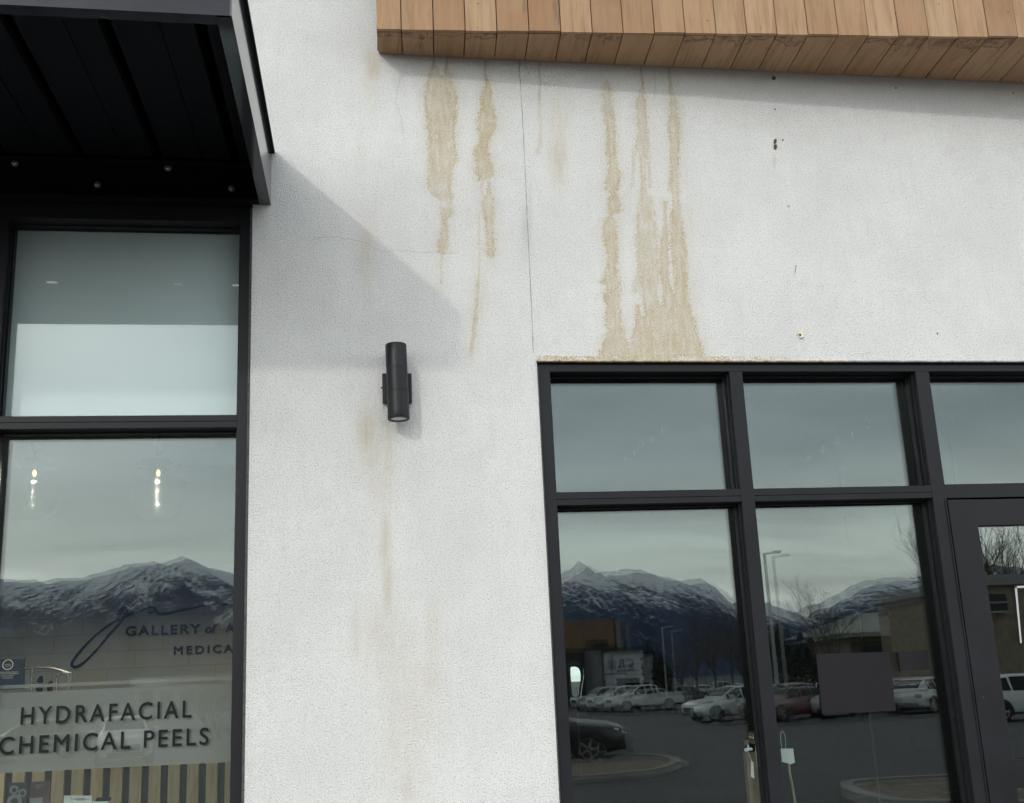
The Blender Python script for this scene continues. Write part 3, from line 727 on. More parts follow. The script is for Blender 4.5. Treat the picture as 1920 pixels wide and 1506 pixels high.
# joints measured along the lower front edge
edge_px = [705,752.3,812.7,872.3,932,992,1051.7,1110.7,1168.7,1227.7,1285,1343,1400.7,1457,1515.7,1572,1629,1685.7,1742,1797.7,1854,1909]
def along(px):
    py = 54+(px-753)*.0121; d = ray(px, py)
    # meet the vertical face
    n = np.array([FN[0], FN[1], 0]); t = ((np.array([A0[0], A0[1], 0])-CAM)@n)/(d@n); p = CAM+d*t
    return float((p[:2]-A0)@FD)
cuts = [along(p) for p in edge_px]; cuts[0] = 0.0
while cuts[-1] < 5.2: cuts.append(cuts[-1]+.1215)
def boards(kind):
    mb = MB(); lay = mb.bm.loops.layers.float_color.new('board'); rnd = random.Random(11 if kind == 'front' else 5)
    g = .0021
    for a, b in zip(cuts, cuts[1:]):
        r0, r1 = rnd.random(), rnd.random(); jog = rnd.uniform(-.0022, .0022); first = len(mb.bm.faces)
        def pt(s, n, z): q = A0+FD*s+FN*n; return (q[0], q[1], z)
        s0, s1 = a+g, b-g
        if kind == 'front':
            y0 = jog
            ring = [(s0, -.018), (s1, -.018), (s1, y0-.0015), (s1-.0015, y0), (s0+.0015, y0), (s0, y0-.0015)]
            lo = [mb.bm.verts.new(pt(s, n, FZ+.0005+jog)) for s, n in ring]; hi = [mb.bm.verts.new(pt(s, n, 6.35)) for s, n in ring]
        else:
            # back end runs to the wall face
            def back(s): q = A0+FD*s; return -(q[1])/FN[1] if FN[1] else 0
            ring = [(s0, FZ+.017), (s0, FZ+.0015+jog*.6), (s0+.0015, FZ+jog*.6), (s1-.0015, FZ+jog*.6), (s1, FZ+.0015+jog*.6), (s1, FZ+.017)]
            lo = [mb.bm.verts.new(pt(s, -.0195, z)) for s, z in ring]; hi = [mb.bm.verts.new(pt(s, back(s)+.004, z)) for s, z in ring]
        n = len(ring); fs = [mb.bm.faces.new(lo[::-1]), mb.bm.faces.new(hi)]
        for i in range(n): fs.append(mb.bm.faces.new((lo[i], lo[(i+1)%n], hi[(i+1)%n], hi[i])))
        ls = set(lo)
        for f in fs:
            for l in f.loops: l[lay] = (r0, 1.0 if l.vert in ls else 0.0, r1, 1)
    return mb
# the front boards hang down past the soffit's front edge by their own thickness
boards('front').build('front_cladding', M['front'], fas)
boards('soffit').build('soffit_cladding', M['soffit'], fas)
mb = MB()
q = [A0+FD*.006-FN*.020, A0+FD*5.15-FN*.020]
mb.prism([(q[0][0], q[0][1], FZ+.019), (q[1][0], q[1][1], FZ+.019), (q[1][0], -.002, FZ+.019), (q[0][0], -.002, FZ+.019)], (0, 0, 1.48))
mb.build('backing', M['groove'], fas)

# ------------------------------------------------------------------ wall lamp
LY = -.082
T, B = at(742.2, 647, LY), at(747.6, 786.5, LY)
lamp = thing('wall_lamp', 'black cylinder up-and-down lamp on the stucco pier', 'lamp', (float(T[0]), -.02, float((T[2]+B[2])/2)))
ax = Vector(B-T); LL = ax.length; rad = .0485
mb = MB(); mb.lathe([(rad*.90, .006), (rad*.97, .0), (rad, .004), (rad, LL*.325), (rad*.985, LL*.327), (rad*.985, LL*.332), (rad, LL*.334), (rad, LL*.635), (rad*.975, LL*.637), (rad*.975, LL*.642), (rad*1.012, LL*.645), (rad*1.012, LL*.925)], T, ax, 48)
mb.build('body', M['lamp'], lamp, True)
mb = MB(); mb.lathe([(rad*1.0, LL*.926), (rad*1.025, LL*.93), (rad*1.025, LL*.992), (rad*1.0, LL), (rad*.76, LL), (rad*.74, LL*.985)], T, ax, 48, False); mb.build('rim', M['lamp'], lamp, True)
mb = MB(); mb.lathe([(rad*.75, LL*.984), (rad*.74, LL*.989), (0.004, LL*.991)], T, ax, 40); mb.build('lens', M['lens'], lamp, True)
mb = MB()
cxm = float((T[0]+B[0])/2)
bl, br = at(716.5, 701, -.03), at(771.5, 701, -.03); bz1, bz0 = float(at(745, 700.5, -.03)[2]), float(at(745, 754, -.03)[2])
mb.box(bl[0], br[0], -.034, -.0015, bz0, bz1, .002); mb.box(cxm-.018, cxm+.018, -.05, -.0335, (bz0+bz1)/2-.03, (bz0+bz1)/2+.03)
mb.build('back_plate', M['lamp'], lamp)
mb = MB(); p = at(714, 727, -.02); mb.lathe([(.004, 0), (.004, .008)], p, (1, 0, 0), 8); mb.build('screw', M['rust'], lamp)

# ------------------------------------------------------------------ left-over fixings in the stucco
def stud(px, py, rpx, mat, label, cat='screw', name='screw_head', group='fixings left in the stucco', h=.004):
    p = at(px, py, 0); r = rpx/410.0
    mb = MB(); mb.lathe([(r, -.001), (r, h*.6), (r*.7, h), (r*.25, h*.8)], p, (0, -1, 0), 12); o = mb.build(name, mat); tag(o, label, cat, group); return o
an = thing('wall_anchor', 'round brown anchor on a pale washer just under the timber fascia', 'wall anchor', tuple(at(1450.5, 148.5)), 0, 'fixings left in the stucco')
mb = MB(); a, b = at(1446, 143), at(1457, 154); mb.box(a[0], b[0], -.004, -.0006, b[2], a[2], .001); mb.build('washer', M['white'], an)
mb = MB(); mb.lathe([(.0105, 0), (.0105, .007), (.008, .010)], at(1450.5, 147.5, -.004), (0, -1, 0), 16); mb.build('plug', M['rust'], an)
stud(1453, 205.5, 1.6, M['rust'], 'tiny black screw just below the fascia shadow, above the rusty slot', group=None)
sl = thing('rusty_slot', 'rusty torn double slot in the upper right stucco', 'slot', tuple(at(1453.5, 271)))
for pts in ([(1450.5,264),(1453,260.5),(1456,262),(1455.5,268),(1452.5,270.5),(1450.3,269)], [(1450.6,272),(1454,271),(1456.8,273),(1456,279),(1453.5,281.5),(1450.8,279.5)]):
    mb = MB(); mb.prism([at(*p, -.0006) for p in pts], (0, -.0035, 0)); mb.build('hole_edge', M['rust'], sl)
stud(1467.5, 263, 2.0, M['screw'], 'small grey screw right beside the rusty slot', group=None)
stud(1478.5, 387, 1.7, M['screw'], 'small dark screw alone halfway down the right stucco')
stud(1679.5, 165.5, 2.0, M['screw'], 'dark screw in the fascia shadow, left one of two')
stud(1899.5, 175, 2.1, M['screw'], 'dark screw in the fascia shadow near the right edge')
stud(1757.5, 625.5, 1.8, M['screw'], 'dark screw low on the wall above the second transom window')
mb = MB(); mb.tube([at(x, y, -.004) for x, y in ((1490.5,498),(1493,500),(1492.5,503),(1490.8,506),(1491.5,509),(1490.5,512.5))], .0013, 5)
tag(mb.build('wire_scrap', M['rust']), 'short bent scrap of wire sticking from the stucco', 'wire')
an2 = thing('wall_anchor', 'square yellowed plastic anchor above the right window', 'wall anchor', tuple(at(1500, 628)), 0, 'fixings left in the stucco')
mb = MB(); mb.prism([at(*p, -.0006) for p in ((1494.5,624.5),(1504,622),(1507,632),(1499.5,635))], (0, -.009, 0)); mb.build('plate', M['plastic'], an2)
mb = MB(); mb.lathe([(.0055, 0), (.0055, .003)], at(1500, 628, -.0096), (0, -1, 0), 12); mb.build('socket', M['rust'], an2)

# ------------------------------------------------------------------ left-hand shop interior
bw = thing('block_wall', 'painted block wall inside the left shop behind the sign', 'wall', (-1.5, 4.6, 0))
mb = MB(); mb.box(-5.7, -.03, 4.6, 4.75, 0.005, 4.4); mb.build('block_face', M['block'], bw)
mb = MB(); mb.box(-5.7, -.04, .30, 4.58, 4.42, 4.46); tag(mb.build('ceiling', M['int_ceiling']), 'pale ceiling of the left shop', None, None, 'structure')
fz = [at(*p, VY) for p in ((-300, 429.5), (447.9, 442.5), (447.9, 440), (-300, 427))]
mb = MB(); zt_ = float(at(235, 436.5, VY)[2]); mb.box(lm1-.004, lx0+.004, VY, VY+.0006, lt1-.004, zt_); mb.build('frosted_film', M['film'], up_pane)
mb = MB(); mb.box(LE+.066, lm0-.004, VY, VY+.0006, lt1-.004, zt_); mb.build('frosted_film', M['film'], nb_pane)
mb = MB(); mb.box(-3.8, -.43, .31, .33, 3.80, 4.40); tag(mb.build('ceiling_trim', M['tan_trim']), 'tan trim board showing above the frosted upper left pane', 'trim')
# little lamps under the canopy that wash the glass; they show only mirrored in the frosted pane
M['strip'] = emit('lit_strip', (1.0, 0.98, 0.92), 7.0)
M['strip_dim'] = emit('dim_strip', (1.0, 0.98, 0.92), 1.2)
for k, (px, py, w, lab) in enumerate(((96, 529.5, 19, 'bright little lamp under the canopy farthest from the pier'), (333, 533, 16, 'faint little lamp under the canopy, middle of three'), (443, 535, 18, 'bright little lamp under the canopy nearest the pier'))):
    dL = 5.88; c = seen(px, py, dL); kk = dL/1890
    st_ = thing('canopy_lamp', lab, 'lamp', tuple(c), 0, 'little lamps under the canopy')
    mb = MB(); mb.box(c[0]-w*kk*.66, c[0]+w*kk*.66, c[1]-.02, c[1]-.0008, c[2]-2.4*kk, c[2]+2.4*kk, .001); mb.box(c[0]-w*kk*.66, c[0]+w*kk*.66, c[1]-.0006, c[1]+.006, c[2]-2.5*kk, c[2]-1.8*kk); mb.box(c[0]-.005, c[0]+.005, c[1]-.016, c[1]-.006, c[2]+2.41*kk, CZ1-.03); mb.build('housing', M['deck'], st_)
    mb = MB(); mb.prism([(c[0]-w*kk*.5, c[1], c[2]+1.6*kk), (c[0]+w*kk*.5, c[1], c[2]+1.6*kk), (c[0]+w*kk*.62, c[1], c[2]-1.6*kk), (c[0]-w*kk*.38, c[1], c[2]-1.6*kk)], (0, .002, 0)); mb.build('lens', M['strip'] if k != 1 else M['strip_dim'], st_)
# pendants
M['shade'] = plain('grey_enamel', (0.03, 0.031, 0.032), 0.9, spec=0.0)
M['bulb'] = emit('glowing_filament', (1.0, 0.66, 0.26), 6.5)
M['bulb_dim'] = emit('dim_filament', (1.0, 0.66, 0.26), 2.2)
PY_ = 1.15
for px, lab in ((66, 'lit pendant lamp with clear globe nearer the left photo edge'), (297.5, 'lit pendant lamp with clear globe nearer the pier')):
    c = at(px, 866, PY_); s_ = 1890/5.65
    pn = thing('pendant_lamp', lab, 'pendant lamp', tuple(c), 0, 'pendant lamps in the left shop')
    V = lambda x, z: Vector((c[0]+x/s_, PY_, c[2]+z/s_))
    mb = MB(); mb.tube([V(0, 46), V(0, 900*.3)], .002, 6); mb.build('cord', M['shade'], pn)
    mb = MB(); mb.tube([V(7*math.cos(t), 30+9*math.sin(t)) for t in np.linspace(0, 2*math.pi, 14)[:-1]], .0035, 6, True); mb.build('hook', M['chrome'], pn)
    mb = MB(); mb.lathe([(2.5/s_, 22/s_), (4/s_, 20/s_), (4/s_, 11/s_), (9/s_, 9/s_), (26/s_, 2/s_), (38/s_, -6/s_), (37/s_, -7/s_), (25/s_, -1/s_), (4/s_, 5/s_)], c, (0, 0, 1), 32); mb.build('shade', M['shade'], pn, True)
    mb = MB(); rg = 50/s_
    mb.lathe([(rg*math.sin(t), -58/s_+rg*math.cos(t)*1.05) for t in np.linspace(.35, math.pi-.02, 16)], c, (0, 0, 1), 32, False); mb.build('globe', M['clear'], pn, True)
    mb = MB(); mb.lathe([(1.0/s_, -15/s_), (3.2/s_, -18/s_), (3.6/s_, -23/s_), (1.6/s_, -27/s_)], c, (0, 0, 1), 14); bl_ = mb.build('bulb', M['bulb'], pn, True)
    for z in (-38, -55, -66):
        for sx in (-2.2, 2.2):
            mb = MB(); mb.tube([V(sx, z+1.8), V(sx*.8, z-1.8)], .0013, 5); mb.build('filament', M['bulb_dim'], bl_)
    mb = MB(); mb.tube([V(0, 5), V(0, -13)], .009, 10); mb.build('socket', M['brass'], pn)
    ld = bpy.data.lights.new('pendant_glow', 'SPOT'); ld.energy = 130; ld.spot_size = R(172); ld.spot_blend = .25; ld.color = (1, .88, .70); ld.shadow_soft_size = .002
    lo = bpy.data.objects.new('pendant_glow', ld); COL.objects.link(lo); lo.location = V(0, -34); lo.parent = pn; lo.matrix_parent_inverse = Matrix.Translation(pn.location).inverted()
# sign on the block wall
SY = 4.585
sg = thing('wall_sign', 'navy script and lettering sign on the block wall', 'sign', tuple(at(330, 1200, SY)))
z5 = lambda pts: [at(x/3.692, 1100+y/3.692, SY) for x, y in pts]
from mathutils import geometry
def smooth_path(pts, k=5):
    pts = [Vector(p) for p in pts]; out = []
    for i in range(len(pts)-1):
        p0, p1, p2, p3 = pts[max(i-1, 0)], pts[i], pts[i+1], pts[min(i+2, len(pts)-1)]
        for j in range(k):
            t = j/k; out.append(.5*((2*p1)+(p2-p0)*t+(2*p0-5*p1+4*p2-p3)*t*t+(-p0+3*p1-3*p2+p3)*t**3))
    return out+[pts[-1]]
mb = MB()
stroke = [(865,165),(835,190),(815,188),(830,158),(860,142),(885,145),(878,165),(845,190),(820,195),(850,160),(884,150),(862,200),(800,285),(740,352),(680,425),(600,508),(545,550),(510,556),(498,535),(520,492),(590,408),(680,322),(780,250),(870,205),(960,165),(1035,145),(1070,150),(1060,178),(1025,180),(1030,155),(1062,148),(1085,175),(1112,190),(1180,182),(1300,155),(1450,128),(1610,120),(1750,118)]
sp_ = smooth_path(z5(stroke)); mb.tube(sp_, [.008+.005*abs(math.sin(i*.09)) for i in range(len(sp_))], 6); mb.build('script', M['navy'], sg)
lettering('GALLERY', (235.5,1192.2), (376,1187.2), 17.0, 1.22, sg, SY, M['navy'], .012, .02)
lettering('of', (385,1187), (407,1186), 17.0, 1.0, sg, SY, M['navy'], .012, .02, .25)
lettering('A', (422,1186), (440,1185.4), 17.0, 1.0, sg, SY, M['navy'], .012, .02)
lettering('MEDICA', (326,1226.8), (437,1222.8), 14.0, 1.4, sg, SY, M['navy'], .012, .025)
# slatted desk
SLY = .75
dk = thing('slatted_desk', 'reception desk front of oak slats with dark gaps', 'desk', (-1.4, SLY+.2, 0))
zs1 = float(at(200, 1405, SLY)[2])
mb = MB(); mb.box(-3.4, -.5, SLY+.022, SLY+.06, .3, zs1-.006); mb.build('dark_panel', M['alu_dark'], dk)
mb = MB(); x0_ = X_at(22, 1470, SLY); wS = (X_at(133, 1470, SLY)-X_at(22, 1470, SLY))/3
k = -12
while True:
    xa = x0_+wS*k
    if xa > -.56: break
    mb.box(xa, xa+wS*.62, SLY, SLY+.021, .3, zs1-.007, .001); k += 1
mb.build('slats', M['oak'], dk)
mb = MB(); mb.box(-3.4, -.5, SLY-.03, SLY+.5, zs1-.005, zs1+.025); mb.build('desk_top', M['int_ceiling'], dk)
# brochure shelf just inside the glass
BY = .33
shz = float(at(100, 1560, BY)[2])
mb = MB(); mb.box(-2.6, -.62, .2, .45, shz-.03, shz); tag(mb.build('window_shelf', M['white']), 'white shelf inside the left window carrying brochures', 'shelf')
M['bro_dark'] = plain('dark_brochure', (0.06, 0.055, 0.055), 0.5); M['bro_wine'] = plain('wine_brochure', (0.16, 0.085, 0.095), 0.5); M['bro_grey'] = plain('pale_print', (0.40, 0.39, 0.38), 0.6)
def leaflet(name, label, cat, pts, mat, Y, t=.006, g=None):
    r = thing(name, label, cat, (float(at(*pts[3], Y)[0]), Y, shz), 0, g)
    mb = MB(); mb.prism([at(*p, Y) for p in pts], (0, t, 0)); mb.build('cover', mat, r); return r
b1 = leaflet('brochure', 'dark brochure with round portraits at the bottom left corner', 'brochure', [(16,1468.5),(51,1467),(47,1560),(8,1562)], M['bro_dark'], BY, .01, 'brochures in the left window')
for cx, cy, rr in ((26.5,1480.8,7.2),(42,1486.5,6.8),(27,1503,12)):
    mb = MB(); mb.lathe([(rr/397, 0), (rr/397, .0012)], at(cx, cy, BY-.0004), (0, -1, 0), 20); mb.build('portrait', M['bro_grey'], b1)
    mb = MB(); mb.lathe([(rr*.55/397, 0), (rr*.5/397, .0008)], at(cx, cy+1, BY-.0017), (0, -1, 0), 16); mb.build('face_patch', M['bro_dark'], b1)
b2 = leaflet('brochure', 'wine red brochure next to the dark portrait one', 'brochure', [(58,1466.5),(93,1464.5),(88,1560),(51,1562)], M['bro_wine'], BY, .01, 'brochures in the left window')
mb = MB(); mb.prism([at(*p, BY-.0012) for p in ((56,1497),(80,1495),(78,1560),(52,1561))], (0, .001, 0)); mb.build('lower_print', M['bro_grey'], b2)
mb = MB()
for q_ in range(3): mb.prism([at(*p, BY-.0012) for p in ((66,1471.5+q_*3),(84-q_*4,1470.6+q_*3),(84-q_*4,1471.4+q_*3),(66,1472.3+q_*3))], (0, .001, 0))
mb.build('title_lines', M['bro_grey'], b2)
b3 = leaflet('paper_sheet', 'white printed sheet standing right of the wine red brochure', 'paper', [(119.5,1492),(172,1492),(172,1560),(118,1560)], M['paper'], BY+.02, .003)
mb = MB()
for q_, (a, b) in enumerate(((131,134),(140,160),(131,168),(143,158))): mb.prism([at(*p, BY+.0188) for p in ((a,1495.5+q_*1.5),(b,1495.3+q_*1.5),(b,1496+q_*1.5),(a,1496.2+q_*1.5))], (0, .001, 0))
mb.build('print_lines', M['shade'], b3)
b4 = leaflet('clipboard', 'white card held by a black clip beside the printed sheet', 'clipboard', [(173.5,1503),(203,1502.5),(203,1560),(173,1560)], M['paper'], BY+.03, .004)
mb = MB(); mb.prism([at(*p, BY+.026) for p in ((178,1502.5),(181,1496),(206,1495),(208,1498),(204,1502)) ], (0, .012, 0)); mb.build('clip', M['black'], b4)
# navy poster and metal rack further back
NY = 2.2
po = thing('notice_board', 'navy notice with a white ring emblem at the left edge', 'notice', tuple(at(20, 1280, NY)))
M['navy_board'] = plain('navy_board', (0.025, 0.032, 0.055), 0.5)
mb = MB(); mb.prism([at(*p, NY) for p in ((-30,1237.5),(44.5,1235),(44,1292),(-30,1296))], (0, .02, 0)); mb.build('board', M['navy_board'], po)
mb = MB(); c = at(14.7, 1246.5, NY-.004); r_ = 8.2/282
mb.tube([(c[0]+r_*math.cos(t), NY-.004, c[2]+r_*math.sin(t)) for t in np.linspace(0, 2*math.pi, 25)[:-1]], .0025, 5, True); mb.build('ring_emblem', M['paper'], po)
mb = MB()
for y, a, b in ((1245,9,20),(1248,10,20),(1259.5,-6,34),(1262.5,0,34),(1266.5,2,26),(1270.5,4,24)): mb.prism([at(*p, NY-.003) for p in ((a,y+.8),(b,y),(b,y+1.1),(a,y+1.9))], (0, .002, 0))
mb.build('small_print', M['bro_grey'], po)
rk = thing('metal_rack', 'chrome tube rack with curved top rail beside the navy notice', 'rack', tuple(at(95, 1300, 2.0)))
tp = lambda pts: [at(x, y, 2.0) for x, y in pts]
mb = MB(); mb.tube(smooth_path(tp([(46,1253.5),(70,1251.5),(95,1253),(115,1257.5),(129,1262),(134,1263)])), .008, 8); mb.build('top_rail', M['chrome'], rk)
for pts in ([(61,1252.5),(60,1275),(59,1300)], [(134,1262),(133,1280),(131,1300)], [(128,1262),(128,1280),(127,1300)], [(107,1300),(106.5,1275),(109,1266),(118,1262.5),(128,1263)]):
    mb = MB(); mb.tube(smooth_path(tp(pts)), .0065, 8); mb.build('upright', M['chrome'], rk)
mb = MB()
for a in ([(68,1278),(74,1268),(78,1267),(79,1280),(73,1281)], [(66,1292),(73,1282),(79,1282),(78,1300),(70,1300)], [(88,1283),(95,1276),(97,1279),(97,1300),(88,1300)]): mb.prism([at(*p, 2.02) for p in a], (0, .02, 0))
mb.build('hanging_items', M['black'], rk)

# ------------------------------------------------------------------ right-hand shop interior
M['sign_back'] = plain('dark_sign_back', (0.012, 0.0112, 0.013), 0.6, spec=0.2, var=0.06, scale=6)
def flat_sign(label, pts, Y):
    mb = MB(); mb.prism([at(*p, Y) for p in pts], (0, .006, 0)); tag(mb.build('window_sign', M['sign_back']), label, 'sign', 'dark sign backs in the right window')
SIGN_Y = GLASS_Y-.006
flat_sign('large dark sign back in the second lower right pane', [(1530.5,1226.5),(1667,1222.5),(1680,1333),(1542,1338.5)], SIGN_Y)
flat_sign('small dark sign back up and right of the large one', [(1684,1222.5),(1739,1219.5),(1743.5,1255.5),(1688.5,1258.5)], SIGN_Y)
TY = .30
kr = thing('ring_display', 'bunch of wire rings with ribbon and white tags behind the first mullion', 'ring display', tuple(at(1408, 1395, TY)))
mb = MB()
for k in range(4):
    c = at(1409+k*2.6, 1383+k*.8, TY+.004*k); r_ = 10.5/395
    mb.tube([(c[0]+r_*.62*math.cos(t), c[1]+r_*.5*math.cos(t), c[2]+r_*math.sin(t)) for t in np.linspace(0, 2*math.pi, 21)[:-1]], .0012, 5, True)
for k in range(3):
    c = at(1397.5+k*2, 1388, TY+.004*k); r_ = 8/395
    mb.tube([(c[0]+r_*.5*math.cos(t), c[1]+r_*.4*math.cos(t), c[2]+r_*math.sin(t)) for t in np.linspace(math.pi, 2*math.pi, 11)], .001, 5)
mb.build('rings', M['brass'], kr)
mb = MB()
for cx, cy, rx, rz in ((1400,1406.5,5,3.6),(1407.5,1405,4,3),(1403,1401,1.8,5)): mb.lathe([(rx/395*math.sin(t), rz/395*math.cos(t)) for t in np.linspace(.05, math.pi-.05, 8)], at(cx, cy, TY-.01), (0, 0, 1), 10)
mb.build('bow', M['white'], kr, True)
mb = MB(); mb.tube([at(*p, TY-.012) for p in ((1403,1411),(1406,1418),(1409,1427))], .0012, 5); mb.tube([at(*p, TY-.012) for p in ((1416.5,1398),(1417.5,1412),(1420.5,1440))], .0012, 5); mb.build('string', M['white'], kr)
mb = MB(); mb.prism([at(*p, TY-.012) for p in ((1408.3,1426),(1412.5,1429.5),(1414.5,1460),(1408.3,1456))], (0, .0015, 0)); mb.build('tag', M['paper'], kr)
mb = MB(); mb.box(float(at(1402, 1450, TY+.03)[0]), float(at(1428, 1450, TY+.03)[0]), TY+.03, TY+.07, 0.9, float(at(1412, 1411, TY+.03)[2])); mb.build('brown_stand', plain('brown_card', (.17, .125, .085), .8), kr)
ht = thing('swing_tag', 'white swing tag on a string loop over a brass rod', 'tag', tuple(at(1477, 1405, TY)))
mb = MB(); mb.prism([at(*p, TY) for p in ((1464,1404),(1487,1403.5),(1490.5,1430),(1484,1433),(1466.5,1429))], (0, .003, 0)); mb.build('card', M['paper'], ht)
mb = MB(); mb.tube(smooth_path([at(*p, TY-.003) for p in ((1466.5,1404),(1464,1388),(1464.5,1374),(1467,1371),(1471,1378),(1473,1390),(1473,1403))]), .0011, 5); mb.build('loop', M['white'], ht)
mb = MB(); mb.tube(smooth_path([at(*p, TY+.02) for p in ((1479,1428),(1481,1450),(1486,1475),(1491,1510),(1494,1560))]), .006, 8); mb.build('rod', M['brass'], ht)
M['mirror_glass'] = plain('mirror_glass', (.9, .9, .9), .015, 1.0, var=0)
dm = thing('display_mirror', 'small standing mirror with dark frame beside the pier, bright with sky', 'mirror', tuple(at(1079, 1310, .30)))
outer = [(1063,1262),(1064,1248),(1070,1240),(1080,1238),(1090,1242),(1096,1252),(1097,1268),(1093,1288),(1090,1309),(1068,1311),(1065,1290)]
inner_ = [(1067.5,1262),(1068,1252.5),(1073,1250.5),(1081,1251),(1087,1255),(1090,1264),(1089.5,1278),(1087,1292),(1085,1304),(1072,1305),(1069.5,1285)]
mc = Vector(at(1079, 1275, .30)); MR = Matrix.Rotation(R(24), 3, 'Z')
mpt = lambda p, y: mc+MR@(Vector(at(*p, .30))-mc+Vector((0, y, 0)))
mb = MB(); mb.prism(smooth_path([mpt(p, 0) for p in outer], 3), MR@Vector((0, .02, 0))); mb.build('frame', M['black'], dm)
mb = MB(); mb.prism(smooth_path([mpt(p, -.0015) for p in inner_], 3), MR@Vector((0, .0012, 0))); mb.build('mirror_glass', M['mirror_glass'], dm)
mb = MB(); mb.tube(smooth_path([mpt(p, -.001) for p in outer[5:9]], 3), .0022, 6); mb.build('bright_edge', M['chrome'], dm)
mb = MB(); c = at(1079, 1310, .31); mb.tube([c, (c[0], c[1], c[2]-.35)], .012, 8); mb.build('stem', M['black'], dm)
# lamps and fairy lights that only just show
M['bowl'] = plain('grey_bowl', (0.02, 0.02, 0.022), 0.6)
for px, py, s, lab, Yd in ((1776, 778, 1.0, 'dark bowl floor lamp behind the last transom pane', 2.0), (1575, 874, .8, 'dark bowl floor lamp behind the second transom pane', 2.8)):
    c = at(px, py, Yd); k = (4.5+Yd)/1890*s
    fl_ = thing('floor_lamp', lab, 'floor lamp', (float(c[0]), Yd, 0), 0, 'bowl floor lamps in the right shop')
    mb = MB(); mb.lathe([(16*k, 2*k), (15*k, -5*k), (11*k, -14*k), (5*k, -20*k), (2*k, -21*k)], c, (0, 0, 1), 24); mb.build('bowl', M['bowl'], fl_, True)
    mb = MB(); mb.tube([(c[0], Yd, c[2]-20*k), (c[0], Yd, .03)], .010, 8); mb.build('pole', M['bowl'], fl_)
    mb = MB(); mb.lathe([(.14, .006), (.14, .02), (.02, .035)], (c[0], Yd, 0), (0, 0, 1), 20); mb.build('base', M['bowl'], fl_)
M['fairy'] = emit('dim_fairy_bulb', (.9, .95, 1), .07)
for pts, lab in (([(1171,858),(1188,850),(1205,832),(1222,822),(1241,806)], 'string of small drop lights behind the first transom pane'), ([(1515,858),(1543,843),(1570,826),(1598,814),(1628,797)], 'string of small drop lights behind the second transom pane')):
    sl_ = thing('string_lights', lab, 'string lights', tuple(at(*pts[2], 1.5)), 0, 'string lights in the right shop')
    mb = MB(); mb.tube([at(x, y-18, 1.5) for x, y in pts], .002, 5); mb.build('wire', M['bowl'], sl_)
    for x, y in pts:
        mb = MB(); c = at(x, y, 1.5); mb.lathe([(.003, .02), (.007, .008), (.009, -.006), (.004, -.014)], c, (0, 0, 1), 10); mb.build('bulb', M['fairy'], sl_, True)

# ------------------------------------------------------------------ ground in front of the shops (seen mirrored in the glass)
mb = MB(); mb.box(-40, 40, -2.6, 0.155, -.3, -.03); tag(mb.build('pavement', M['concrete']), 'pale concrete pavement along the shop fronts', None, None, 'structure')
mb = MB(); mb.box(-40, 40, -2.78, -2.602, -.3, -.034); tag(mb.build('kerb', M['kerb']), 'concrete kerb along the shop pavement', None, None, 'structure')
mb = MB()
ys = [-2.7, -3.0, -20, -60, -110, -170, -400, -900, -9000]
mb.quads([(-9000 if y < -170 else -500, y, ground(y)-.0) for y in ys], [(9000 if y < -170 else 500, y, ground(y)) for y in ys])
tag(mb.build('car_park_ground', M['asphalt']), 'dark asphalt car park reflected in the glass', None, None, 'structure')
def island(name, px_pts, dist_pts, label):
    P = [seen(px, 1300, d) for px, d in zip(px_pts, dist_pts)]
    P = smooth_path([(p[0], p[1], ground(p[1])) for p in P]+[(P[0][0], P[0][1], ground(P[0][1]))], 5)[:-1]
    c = sum((Vector(p) for p in P), Vector())/len(P)
    mb = MB(); inn = [c+(p-c)*(1-.22/max((p-c).length, .3)) for p in P]; h = Vector((0, 0, .15))
    n = len(P)
    o0 = [mb.bm.verts.new(p-Vector((0,0,.05))) for p in P]; o1 = [mb.bm.verts.new(p+h) for p in P]; i1 = [mb.bm.verts.new(p+h) for p in inn]; i0 = [mb.bm.verts.new(p) for p in inn]
    for a, b in ((o0, o1), (o1, i1), (i1, i0)):
        for k in range(n): mb.bm.faces.new((a[k], a[(k+1)%n], b[(k+1)%n], b[k]))
    tag(mb.build(name+'_kerb', M['kerb']), label+' kerb', None, None, 'structure')
    mb = MB(); cv = mb.bm.verts.new(c+Vector((0,0,.2))); rim = [mb.bm.verts.new(p+Vector((0,0,.1))) for p in inn]
    for k in range(n): mb.bm.faces.new((rim[k], rim[(k+1)%n], cv))
    tag(mb.build(name+'_mulch', M['mulch']), label+' gravel mulch', None, None, 'structure')
island('planting_island', [1000, 1120, 1210, 1258, 1262, 1200, 1100, 990], [20.8, 20.8, 21.2, 22.5, 24.2, 26.2, 26.5, 26.5], 'near planting island in the first pane')
island('planting_bed', [1560, 1600, 1680, 1800, 1960, 1960, 1800, 1580], [15.6, 14.6, 13.6, 13.2, 13.0, 16.3, 16.6, 16.8], 'planting bed at the foot of the second pane')

